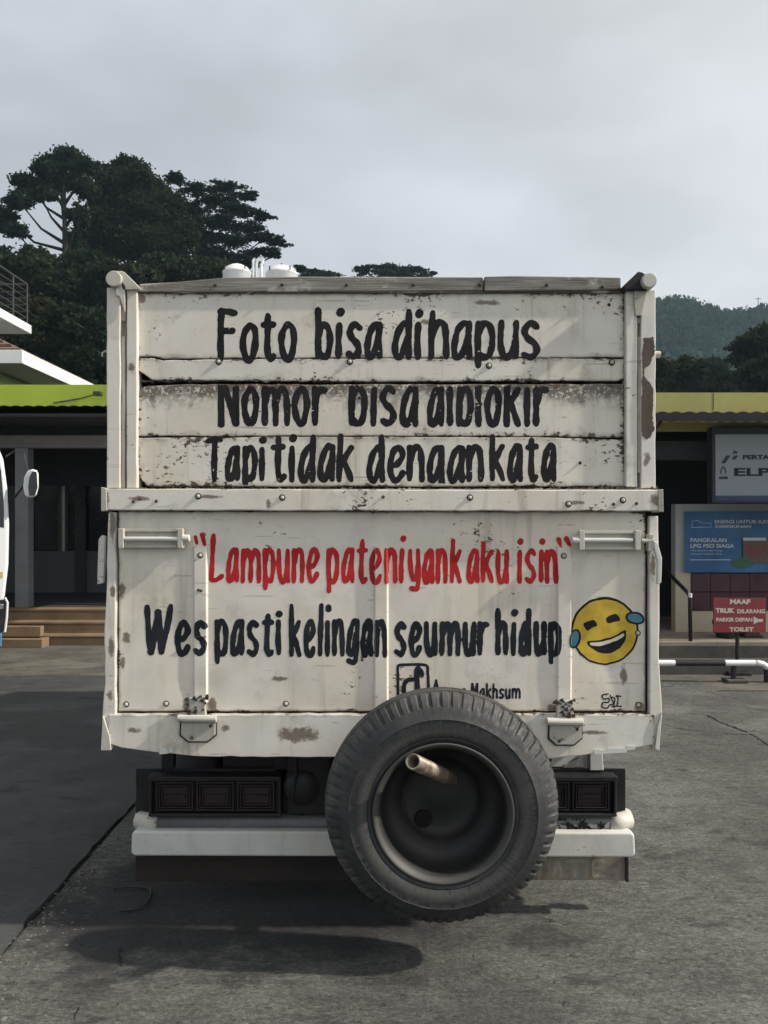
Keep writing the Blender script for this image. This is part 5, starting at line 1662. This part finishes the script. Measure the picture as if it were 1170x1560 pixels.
mb = MB(); mb.prism([(BX(a), BZ(b)) for a, b in [(1116, 861), (1113, 857), (1122, 851), (1130, 849), (1140, 853), (1147, 860), (1140, 864), (1125, 865)]], yb_ - .0022, yb_ - .0018); mb.build('printed_bush', M['pr_green'], ban)
# drain pipe / black post beside the wall and black handrail
rl = thing('handrail', 'thin black bent handrail beside the cream wall at the shop entrance', 'handrail', (wx(1050, 9.2), 9.2, .3))
mb = MB(); mb.tube([(wx(1018, 9.9), 9.95, 1.04), (wx(1029, 9.75), 9.75, wz(884, 9.75)), (wx(1048, 9.2), 9.2, wz(903, 9.2)), (wx(1051, 9.2), 9.2, wz(909, 9.2)), (wx(1052, 9.2), 9.2, .30)], .022, 8)
mb.build('rail', M['black_plastic'], rl, smooth=True)
mb = MB(); mb.tube([(wx(1051.5, 9.17), 9.17, wz(904, 9.17)), (wx(1051.5, 9.17), 9.17, wz(910, 9.17))], .022, 8); mb.build('joint_collar', M['white_eave'], rl)
# red sign on its stand
Zr = 8.75
M['sign_red'] = plain('faded_red_sign_paint', (0.19, 0.022, 0.030), 0.5, 0, 0.2, 5, 0.05)
M['sign_pale'] = plain('pale_stencil_paint', (0.52, 0.47, 0.42), 0.5, 0, 0.2, 20)
rs = thing('parking_sign', 'small red sign with white lettering and an arrow on a black stand', 'sign', (wx(1127, Zr), Zr, 0))
cbox('panel', wx(1087, Zr), wx(1167, Zr), Zr, Zr + .015, wz(963.5, Zr), wz(911, Zr), M['sign_red'], rs, .002)
mb = MB(); yt = Zr - .002
QX = lambda p: wx(p, Zr); QZ = lambda p: wz(p, Zr)
put_text(mb, 'MAAF', QX(1112), QX(1143), QZ(920.5), QZ(913), yt, .05)
put_text(mb, 'TRUK', QX(1090), QX(1119), QZ(934), QZ(926.5), yt, .05)
put_text(mb, 'DILARANG', QX(1123), QX(1165.5), QZ(934.5), QZ(928), yt, .04)
put_text(mb, 'PARKIR DEPAN', QX(1091), QX(1146), QZ(947), QZ(941), yt, .04)
mb.prism([(QX(a), QZ(b)) for a, b in [(1148, 951), (1148, 939), (1155, 943), (1162, 943), (1162, 947.5), (1155, 947.5)]], yt, yt + .001)
put_text(mb, 'TOILET', QX(1111), QX(1148), QZ(962), QZ(955.5), yt, .04)
mb.build('lettering', M['sign_pale'], rs)
mb = MB(); mb.tube([(QX(1125), Zr + .03, .02), (QX(1125), Zr + .03, QZ(915))], .022, 8); mb.build('post', M['black_plastic'], rs)
mb = MB(); mb.prism_axis([(QX(1103), Zr - .12), (QX(1138), Zr - .12), (QX(1146), Zr + .18), (QX(1108), Zr + .18)], .0, .05, 'z'); mb.build('foot', M['black_plastic'], rs, bevel=.01)
# black sacks / bin behind the sign
def lump(name, cx_, cy_, cz_, rx, ry, rz, mat, parent=None, seed=1, cut=None):
    bm = bmesh.new(); bmesh.ops.create_icosphere(bm, subdivisions=4, radius=1)
    for v in bm.verts:
        n_ = mnoise.noise(v.co * 1.7 + Vector((seed, 0, 0))) * .28 + mnoise.noise(v.co * 5 + Vector((seed, 3, 0))) * .07
        v.co = v.co * (1 + n_)
        v.co.z = max(v.co.z, -.75)
    off = OFF[parent.name] if parent else Vector((cx_, cy_, cz_))
    for v in bm.verts:
        v.co = Vector((cx_ + v.co.x * rx, cy_ + v.co.y * ry, cz_ + v.co.z * rz)) - off
    me = bpy.data.meshes.new(name); bm.to_mesh(me); bm.free()
    me.polygons.foreach_set('use_smooth', [True] * len(me.polygons)); me.materials.append(mat)
    return link(name, me, parent, None if parent else (cx_, cy_, cz_))


M['sack'] = plain('black_plastic_sack', (0.022, 0.022, 0.024), 0.35, 0, 0.4, 8, 0.4)
o = lump('rubbish_sack', wx(1106, 9.5), 9.5, .42, .15, .13, .17, M['sack'], seed=3); tag(o, 'black rubbish sack on the platform left of the sign post', 'sack')
mb = MB(); Zq = 9.55
mb.prism([(wx(1128, Zq), .305), (wx(1160, Zq), .305), (wx(1153, Zq), wz(965, Zq)), (wx(1148, Zq), wz(950, Zq)), (wx(1132, Zq), wz(950, Zq))], Zq - .1, Zq + .15)
M['crate'] = plain('dark_brown_crate', (0.055, 0.04, 0.036), 0.7, 0, 0.2)
o = mb.build('covered_crate', M['crate'], None, bevel=.02, loc=(wx(1140, Zq), Zq, .3)); tag(o, 'dark brown sloped crate standing behind the red sign', 'crate')

# white and black striped pipe barrier along the kerb
Zk = 8.3
M['rail_white'] = plain('white_pipe_paint', (0.74, 0.76, 0.76), 0.4, 0, 0.06, 8)
zp_ = wz(1010, Zk); rp2 = 4.6 / F * Zk
bar = thing('pipe_barrier', 'low pipe barrier painted white and black in front of the shop kerb', 'barrier', (wx(1060, Zk), Zk, 0))
for a, b, m_ in ((790, 870, 'rail_white'), (870, 950, 'black_plastic'), (950, 1028, 'rail_white'), (1028, 1104, 'black_plastic'), (1104, 1150, 'rail_white')):
    mb = MB(); mb.tube([(wx(a, Zk) + .001, Zk, zp_), (wx(b, Zk) - .001, Zk, zp_)], rp2, 14); mb.build('pipe_section', M[m_], bar, smooth=False)
mb = MB(); mb.tube([(wx(1150, Zk), Zk, zp_), (wx(1156, Zk), Zk, zp_ - .001), (wx(1162, Zk), Zk, zp_ - .010), (wx(1167, Zk), Zk, zp_ - .032), (wx(1168.5, Zk), Zk, zp_ - .06)], rp2, 14)
mb.build('pipe_bend', M['rail_white'], bar, smooth=True)
mb = MB(); mb.tube([(wx(1168.5, Zk), Zk, zp_ - .06), (wx(1168.5, Zk), Zk, .0)], rp2, 14); mb.build('pipe_leg', M['black_plastic'], bar)
for px in (800, 1118):
    mb = MB(); mb.tube([(wx(px, Zk), Zk + .01, zp_ - .02), (wx(px, Zk), Zk + .01, 0)], rp2 * .9, 10); mb.build('pipe_leg', M['black_plastic'], bar)
    cbox('foot_plate', wx(px, Zk) - .09, wx(px, Zk) + .12, Zk - .08, Zk + .1, .018, .045, M['kerb'], bar, .004)
o = MB(); o.prism_axis([(1.2, 8.72), (12, 8.72), (12, 9.09), (1.2, 9.09)], 0.0, .13, 'z'); kb = o.build('kerb', M['kerb'], bevel=.015); tag(kb, kind='structure')
o = MB(); o.prism_axis([(1.25, 7.9), (14, 7.85), (14, 8.715), (1.2, 8.715)], -.02, .012, 'z'); ap = o.build('kerb_apron', M['far_yard']); tag(ap, kind='structure')

# ------------------------------------------------------------------ white truck at the left edge, facing right
Zt = 8.3
WY = R(26)
wt_ = thing('white_truck', 'white light truck cut by the left edge of the picture with its wing mirror out', 'truck', (wx(14, Zt), Zt, 0))
wt_.rotation_euler = (0, 0, WY)


def unrot(mb):
    """takes world coordinates into the turned truck's own frame"""
    c, s_, ox, oy = math.cos(-WY), math.sin(-WY), wx(14, Zt), Zt
    mb.v = [(ox + (x - ox) * c - (y - oy) * s_, oy + (x - ox) * s_ + (y - oy) * c, z) for x, y, z in mb.v]
    return mb

def cx3(px): return wx(px, Zt)
prof = [(cx3(-3), wz(676, Zt)), (cx3(6), wz(700, Zt)), (cx3(11.5), wz(745, Zt)), (cx3(14), wz(800, Zt)), (cx3(13), wz(860, Zt)), (cx3(8), wz(908, Zt)), (cx3(6), wz(915, Zt)), (-4.0, .56), (-4.55, .56), (-4.62, .8), (-5.3, .8), (-5.4, .56), (-5.62, .56), (-5.62, 2.5), (-4.2, 2.52)]
mb = MB(); mb.prism(prof, Zt, Zt + 1.7); cabw = mb.build('cab', M['white_clean'], wt_, bevel=.03, seg=3, fix=True)
mb = MB(); mb.prism([(-4.1, 1.62), (cx3(7), wz(804, Zt)), (cx3(6.5), wz(765, Zt)), (cx3(3), wz(718, Zt)), (cx3(-2), wz(694, Zt)), (-4.6, 2.32), (-4.75, 1.6)], Zt - .004, Zt + .02); mb.build('window', M['glass_dark'], wt_, bevel=.002)
mb = MB(); mb.prism([(-5.5, .95), (-4.72, .95), (-4.72, .951), (-5.5, .951)], Zt - .003, Zt) ; mb.build('door_seam', M['groove'], cabw)
cbox('door_handle', -5.35, -5.15, Zt - .02, Zt - .001, 1.25, 1.29, M['black_plastic'], cabw, .005)
M['ystripe'] = plain('yellow_decal', (0.50, 0.36, 0.10), 0.5, 0, 0.1)
cbox('yellow_stripe', -5.2, cx3(5), Zt - .004, Zt - .001, wz(880, Zt), wz(871, Zt), M['ystripe'], cabw)
mb = MB(); mb.prism([(cx3(10), wz(913, Zt)), (cx3(9), wz(945, Zt)), (cx3(6), wz(962, Zt)), (-4.25, wz(962, Zt)), (-4.25, wz(913, Zt))], Zt - .02, Zt + 1.72); mb.build('front_panel', M['black_plastic'], wt_, bevel=.01, fix=True)
mb = MB(); mb.tube([(cx3(8), Zt - .02, wz(910, Zt)), (cx3(11.5), Zt - .02, wz(918, Zt)), (cx3(10.5), Zt - .02, wz(940, Zt)), (cx3(8), Zt - .02, wz(962, Zt))], .012, 8); mb.build('panel_trim', M['white_clean'], wt_)
mb = MB(); mb.prism([(cx3(-4), wz(918, Zt)), (cx3(6), wz(920, Zt)), (cx3(6), wz(927, Zt)), (cx3(-4), wz(929, Zt))], Zt - .03, Zt - .01); mb.build('side_light', M['chrome'], wt_, bevel=.004)
M['blue_bumper'] = plain('blue_painted_step', (0.05, 0.19, 0.29), 0.5, 0, 0.15)
mb = MB(); mb.prism([(cx3(4), wz(964, Zt)), (cx3(3.5), wz(984, Zt)), (-4.4, wz(988, Zt)), (-4.4, wz(964, Zt))], Zt - .04, Zt + 1.74); mb.build('front_bumper', M['blue_bumper'], wt_, bevel=.01, fix=True)
mir = MB(); Zm = Zt - .05
mir.prism([(wx(a, Zm), wz(b, Zm)) for a, b in [(36.5, 754), (34.5, 742), (36, 727), (41, 717), (48, 714.5), (54, 716), (56, 722), (56, 742), (53, 754), (48, 758), (41, 757)]], Zm, Zm + .06)
mo = unrot(mir).build('wing_mirror', M['white_clean'], wt_, bevel=.018, seg=3, fix=True)
mir = MB(); mir.prism([(wx(a, Zm), wz(b, Zm)) for a, b in [(45, 755), (43.5, 742), (45.5, 727), (50, 718), (56, 719), (57.5, 742), (53.5, 755)]], Zm - .012, Zm + .001)
unrot(mir).build('mirror_glass', M['glass_dark'], mo, bevel=.003, fix=True)
mb = MB(); mb.tube([(cx3(8), Zt + .05, wz(765, Zt)), (wx(20, Zm), Zm + .05, wz(756, Zm)), (wx(30, Zm), Zm + .06, wz(742, Zm)), (wx(38, Zm), Zm + .06, wz(736, Zm))], .012, 8)
mb.tube([(cx3(6), Zt + .05, wz(695, Zt)), (wx(20, Zm), Zm + .05, wz(686, Zm)), (wx(32, Zm), Zm + .06, wz(690, Zm)), (wx(40, Zm), Zm + .06, wz(722, Zm))], .009, 8); unrot(mb).build('mirror_arm', M['black_plastic'], wt_)
cbox('cargo_box', -9.6, -5.75, Zt - .05, Zt + 1.75, .85, 2.7, M['house_wall'], wt_, .01)
cbox('chassis_rail', -9.5, -4.3, Zt + .4, Zt + .5, .55, .75, M['dark_steel'], wt_); cbox('chassis_rail', -9.5, -4.3, Zt + 1.2, Zt + 1.3, .55, .75, M['dark_steel'], wt_)
for xq in (-4.98, -8.3):
    for yq in (Zt + .14, Zt + 1.56):
        mb = MB(); mb.lathe_y([(.2, yq - .09), (.22, yq - .1), (.36, yq - .1), (.385, yq - .07), (.385, yq + .07), (.36, yq + .1), (.2, yq + .1)], xq, .385, 36)
        w_ = mb.build('wheel', M['tyre'], wt_, smooth=True, fix=True)
        mb = MB(); mb.lathe_y([(.21, yq - .085), (.19, yq - .06), (.06, yq - .05), (.001, yq - .09)], xq, .385, 24); mb.build('rim', M['latch'], w_, smooth=True, fix=True)

# ------------------------------------------------------------------ terrain behind
def hillside_h(x, y):
    t = np.clip((y - 30) / 45, 0, 1)
    left = 13.5 / (1 + np.exp((x + 4) / 6.0))
    right = 7.5 / (1 + np.exp(-(x - 14) / 5.0))
    return -.2 + (left + right + 3.5) * t * t * (3 - 2 * t) + 1.0 * (vnoise(x + 200, y, .11, 5) - .5) * t


def terrain(name, xs, ys, h, mat):
    X, Y = np.meshgrid(xs, ys)
    V = np.stack([X, Y, h(X, Y)], -1).reshape(-1, 3)
    nx = len(xs); i = np.arange(len(ys) - 1)[:, None] * nx + np.arange(nx - 1)[None, :]
    o = np_mesh(name, V, np.stack([i, i + 1, i + 1 + nx, i + nx], -1).reshape(-1, 4), mat, smooth=True)
    tag(o, kind='structure'); return o


M['undergrowth'] = plain('dark_undergrowth', (0.012, 0.017, 0.010), 0.95, 0, 0.5, 1.5, 0.5)
terrain('near_hillside', np.linspace(-90, 90, 120), np.linspace(31, 115, 70), hillside_h, M['undergrowth'])


def leaf_mat(name, a, b):
    m, N = new_mat(name)
    t = N.n('ShaderNodeAttribute', attribute_name='tint').outputs['Fac']
    col = N.mix(t, a, b)
    d = N.n('ShaderNodeBsdfDiffuse', {0: col}); tr = N.n('ShaderNodeBsdfTranslucent', {0: N.mix(.5, col, (.05, .07, .02))})
    s = N.n('ShaderNodeMixShader', {0: .22, 1: d.outputs[0], 2: tr.outputs[0]})
    N.n('ShaderNodeOutputMaterial', {0: s.outputs[0]})
    return m


M['leaf_a'] = leaf_mat('dark_blue_green_leaves', (0.010, 0.017, 0.012), (0.030, 0.042, 0.026))
M['leaf_b'] = leaf_mat('dark_olive_leaves', (0.011, 0.016, 0.010), (0.034, 0.040, 0.023))
M['leaf_c'] = leaf_mat('cedar_green_leaves', (0.010, 0.020, 0.017), (0.028, 0.046, 0.038))
M['leaf_far'] = leaf_mat('hill_forest_leaves', (0.008, 0.018, 0.014), (0.042, 0.070, 0.048))
M['bark'] = plain('grey_brown_bark', (0.028, 0.025, 0.021), 0.95, 0, 0.4, 4, 0.5)


def leaf_cards(C, size, aspect=.6, flat_=0.0):
    """C (n,3) centres -> quads with random orientation"""
    n = len(C)
    u = RNG.normal(size=(n, 3)); u[:, 2] *= (1 - flat_); u /= np.linalg.norm(u, axis=1)[:, None]
    w = RNG.normal(size=(n, 3)); w[:, 2] *= (1 - flat_)
    w -= (w * u).sum(1)[:, None] * u; w /= np.linalg.norm(w, axis=1)[:, None]
    s = (size * RNG.uniform(.55, 1.35, n))[:, None]
    u = u * s * .5; w = w * s * .5 * aspect
    V = np.stack([C - u, C - w * 1.0 + u * .1, C + u, C + w + u * .1], 1).reshape(-1, 3)
    Fq = np.arange(n * 4).reshape(-1, 4)
    return V, Fq


def tree(name, label, base, trunk_top, clumps, leaf, mat, cat='tree', group=None, dens=1.0, flat_=0.0, tr=0.35, lean=(0, 0), limb=.07):
    """clumps: (x, y, z, rx, ry, rz, n) in world coordinates"""
    t = thing(name, label, cat, tuple(base), group)
    Cs, tint = [], []
    for (x, y, z, rx, ry, rz, n) in clumps:
        n = int(n * dens)
        # sub-clumps inside the clump give an uneven outline with gaps
        k = max(5, int(n / 55))
        d = RNG.normal(size=(k, 3)); d /= np.linalg.norm(d, axis=1)[:, None]
        sc = d * (RNG.random(k) ** .45)[:, None] * np.array([rx, ry, rz])
        ids = RNG.integers(0, k, n)
        loc = sc[ids] + RNG.normal(size=(n, 3)) * np.array([rx, ry, rz * (1 if flat_ < .3 else .8)]) * .17
        Cs.append(loc + np.array([x, y, z]))
        tt = RNG.uniform(0, 1, k)[ids] * .6 + RNG.uniform(0, .4, n)
        tint.append(tt)
    C = np.concatenate(Cs); T_ = np.repeat(np.concatenate(tint), 4)
    V, Fq = leaf_cards(C, leaf, .62, flat_)
    np_mesh('crown', V, Fq, mat, t, attr=T_)
    mb = MB()
    b = Vector(base); top = Vector(trunk_top)
    mid1 = b.lerp(top, .35) + Vector((random.uniform(-.3, .3), 0, 0)); mid2 = b.lerp(top, .7) + Vector((random.uniform(-.3, .3), 0, 0))
    mb.tube([b - Vector((0, 0, .5)), mid1, mid2, top], [tr, tr * .8, tr * .55, tr * .25], 9)
    mb.build('trunk', M['bark'], t, smooth=True)
    br = MB()
    for (x, y, z, rx, ry, rz, n) in clumps:
        c = Vector((x, y, z))
        hgt = min(.95, max(.25, (z - rz - b.z) / max(.1, top.z - b.z) - .12))
        s = b.lerp(top, hgt)
        m1 = s.lerp(c, .5) + Vector((0, 0, -.12 * (c - s).length))
        br.tube([s, m1, c], [limb * 1.6, limb, limb * .35], 6)
        for q in range(3):
            e = c + Vector((random.uniform(-rx, rx), random.uniform(-ry, ry), random.uniform(-rz * .3, rz))) * .8
            br.tube([m1.lerp(c, .6), e], [limb * .5, limb * .15], 5)
    br.build('branches', M['bark'], t, smooth=True)
    return t


def px_clumps(lst, Z, ry=None, dn=1.0):
    out = []
    for (px, py, rx, rz, *k) in lst:
        dy = k[0] if k else RNG.uniform(-1.5, 1.5)
        z = Z + dy
        X, R_x, R_z = wx(px, z), rx / F * z, rz / F * z
        out.append((X, z, wz(py, z), R_x, min(max(R_x * .8, .8), 3.0), R_z, dn * (260 + 46 * rx * rz / 10)))
    return out


# tall spreading tree at far left
Z1 = 55
H = lambda x, y: float(hillside_h(np.array([x]), np.array([y]))[0])
def basept(px, Z): return Vector((wx(px, Z), Z, H(wx(px, Z), Z)))
tree('broadleaf_tree', 'tall rounded dark tree with open lower branches farthest left on the skyline', basept(96, Z1), P3(97, 262, Z1),
     px_clumps([(100, 242, 28, 15), (72, 256, 24, 15), (126, 256, 22, 16), (45, 280, 26, 15), (92, 276, 32, 16), (28, 306, 22, 10), (128, 288, 22, 16), (60, 296, 26, 9), (8, 330, 18, 14), (22, 352, 22, 10), (118, 330, 16, 16), (118, 365, 18, 18)], Z1, dn=1.5),
     .23, M['leaf_a'], group='skyline trees behind the left shop', tr=.34, limb=.08)
tree('broadleaf_tree', 'dense tallest dark tree in the middle of the left skyline group', basept(205, 58), P3(200, 270, 58),
     px_clumps([(192, 256, 24, 16), (170, 270, 24, 18), (215, 270, 26, 18), (232, 290, 28, 22), (180, 300, 36, 26), (150, 300, 20, 22), (215, 325, 44, 28), (255, 320, 30, 26), (165, 345, 40, 26), (225, 370, 50, 26), (275, 355, 30, 24), (150, 385, 40, 24), (255, 400, 46, 18)], 58, dn=1.8),
     .24, M['leaf_b'], group='skyline trees behind the left shop', tr=.42)
ced = [(268, 272, 16, 7), (300, 289, 26, 6), (345, 287, 30, 5), (372, 298, 20, 5), (325, 305, 34, 7), (290, 322, 30, 10), (365, 320, 32, 6), (400, 330, 18, 4), (330, 338, 34, 8), (375, 348, 30, 6), (405, 362, 24, 5), (425, 372, 18, 4.5), (350, 366, 34, 8), (300, 360, 30, 14), (395, 384, 28, 5), (325, 388, 40, 10), (370, 398, 28, 6), (420, 388, 12, 3)]
tree('cedar_tree', 'layered cedar-like tree with flat ragged tiers leaning right of the dark group', basept(300, 62), P3(300, 280, 62), px_clumps(ced, 62, dn=1.6), .24, M['leaf_c'], group='skyline trees behind the left shop', flat_=.75, tr=.36)
# lower, nearer bushes and trees that fill the slope under them
fill = [('dark bushy tree under the tall trees beside the balcony railing', 20, 50, 400, 'leaf_a'), ('dark bushy tree left of the truck post below the skyline', 75, 46, 415, 'leaf_b'), ('dark round tree directly left of the upper truck corner', 135, 48, 405, 'leaf_a'),
        ('dark round tree just behind the left pivot of the truck', 200, 44, 420, 'leaf_b'), ('low dark tree behind the truck cap rail at left', 265, 47, 416, 'leaf_a'), ('low tree behind the left water tank', 330, 46, 424, 'leaf_b')]
for lab, px, Z, py, lm in fill:
    cl_ = [(px + RNG.uniform(-38, 38), py + d + RNG.uniform(-8, 8), 34, 24) for d in (0, 20, 45, 75, 105, 130) for _ in (0, 1)]
    tree('bushy_tree', lab, basept(px, Z), P3(px, py + 20, Z), px_clumps(cl_, Z, dn=.8), .30, M[lm], group='trees filling the left slope', tr=.22)
for lab, px, Z, py, lm in [('dark low tree right above the green fascia at left', 60, 33, 490, 'leaf_b'), ('dark low tree above the fascia lamp', 125, 32, 500, 'leaf_a'), ('dark low tree far left under the balcony', 5, 34, 500, 'leaf_a')]:
    cl_ = [(px + RNG.uniform(-30, 30), py + d + RNG.uniform(-8, 8), 36, 26) for d in (0, 25, 50, 80) for _ in (0, 1)]
    tree('bushy_tree', lab, basept(px, Z), P3(px, py + 10, Z), px_clumps(cl_, Z, dn=.7), .22, M[lm], group='trees filling the left slope', tr=.15)
# small flat-topped trees above the truck
tree('distant_tree', 'small flat-topped tree showing above the middle of the truck', basept(600, 85), P3(600, 412, 85), px_clumps([(560, 412, 22, 6), (590, 409, 26, 6), (622, 411, 24, 6), (648, 416, 14, 4), (600, 425, 50, 8)], 85, dn=1.0), .36, M['leaf_c'], group='small trees above the truck', flat_=.5, tr=.3)
tree('distant_tree', 'small low tree right of the water tanks above the truck', basept(490, 80), P3(490, 416, 80), px_clumps([(455, 410, 12, 4), (475, 413, 16, 5), (500, 417, 20, 4), (480, 425, 40, 6)], 80, dn=1.0), .34, M['leaf_c'], group='small trees above the truck', flat_=.5, tr=.25)
# right side: dark trees above the yellow fascia
for lab, px, Z, py, lm in [('dark bushy tree at the right edge above the yellow fascia', 1168, 40, 520, 'leaf_a'), ('dark tree between truck post and fascia on the right', 1020, 42, 572, 'leaf_b'), ('lighter green tree in the middle above the yellow fascia', 1085, 46, 572, 'leaf_c'),
                           ('low dark tree left of the right edge tree', 1135, 36, 570, 'leaf_a'), ('low dark tree behind the right truck post', 955, 44, 545, 'leaf_b'), ('dark tree outside the right edge of the picture', 1240, 42, 510, 'leaf_a')]:
    cl_ = [(px + RNG.uniform(-30, 30), py + d + RNG.uniform(-6, 6), 30, 20) for d in (0, 18, 38, 62) for _ in (0, 1)]
    tree('hillside_tree', lab, basept(px, Z), P3(px, py + 10, Z), px_clumps(cl_, Z, dn=.75), .24, M[lm], group='trees above the yellow fascia', tr=.16)

# far wooded ridge
def ridge_h(x, y):
    t = np.clip((y - 150) / 130, 0, 1)
    prof_ = 77.5 - 6 * np.clip((x - 84) / 45, 0, 1) + 5.0 * (vnoise(x + 900, y * 0, .06, 41) - .5)
    prof_ = prof_ - 22 * (1 - 1 / (1 + np.exp(-(x - 20) / 22)))
    base = prof_ * t ** 1.15
    gully = 7 * (vnoise(x + 500, y + 100, .03, 42) - .5) * t * (1 - t) * 3
    return base + gully - 2


M['forest_floor'] = plain('dark_forest_floor', (0.018, 0.026, 0.018), 0.95, 0, 0.4, .2, .4)
terrain('forest_ridge', np.linspace(-260, 300, 160), np.linspace(140, 330, 70), ridge_h, M['forest_floor'])
nb = 5200
bx_ = RNG.uniform(60, 190, nb); by_ = 150 + RNG.random(nb) * 150
rb_ = RNG.uniform(2.0, 4.2, nb)
bz_ = ridge_h(bx_, by_) + rb_ * .6
per = 26
d = RNG.normal(size=(nb * per, 3)); d /= np.linalg.norm(d, axis=1)[:, None]; d[:, 2] = np.abs(d[:, 2]) * 1.1 - .15
C = np.repeat(np.stack([bx_, by_, bz_], -1), per, 0) + d * np.repeat(rb_, per)[:, None] * RNG.uniform(.75, 1.05, nb * per)[:, None]
V, Fq = leaf_cards(C, 1.5, .8)
tint = np.repeat(np.clip(np.repeat(RNG.random(nb) * .45 + 1.1 * (vnoise(bx_ + 100, by_ + 100, .06, 61) - .35), per) + RNG.random(nb * per) * .25, 0, 1), 4)
o = np_mesh('ridge_forest', V, Fq, M['leaf_far'], attr=tint); tag(o, 'hazy blue-green forest covering the far ridge at the right', 'forest', kind='stuff')
mst = thing('radio_mast', 'thin radio mast with a crossbar on the far ridge at the right', 'mast', (wx(1155, 270), 270, float(ridge_h(np.array([wx(1155, 270)]), np.array([270.]))[0])))
mb = MB(); xq, zq = wx(1155, 270), wz(470, 270)
mb.tube([(xq, 270, zq - 6), (xq, 270, zq + 3.6)], .12, 6); mb.build('pole', M['rail_metal'], mst)
mb = MB(); mb.tube([(xq - .9, 270, zq + 3.2), (xq + 1.0, 270, zq + 3.2)], .09, 6); mb.build('crossbar', M['rail_metal'], mst)

# ------------------------------------------------------------------ haze
hz = MB(); hz.box(-640, 640, -640, 640, -1.2, 90)
ho = hz.build('haze', bpy.data.materials.new('haze_air')); tag(ho, 'thin pale haze in the air', 'haze', kind='stuff')
hm = ho.data.materials[0]; hm.use_nodes = True; hm.node_tree.nodes.clear()
HN = NT(hm.node_tree)
pv_ = HN.n('ShaderNodeVolumePrincipled', {'Color': (0.62, 0.84, 1.0, 1), 'Density': 0.00036, 'Anisotropy': 0.2})
hm.node_tree.links.new(pv_.outputs[0], HN.n('ShaderNodeOutputMaterial').inputs['Volume'])
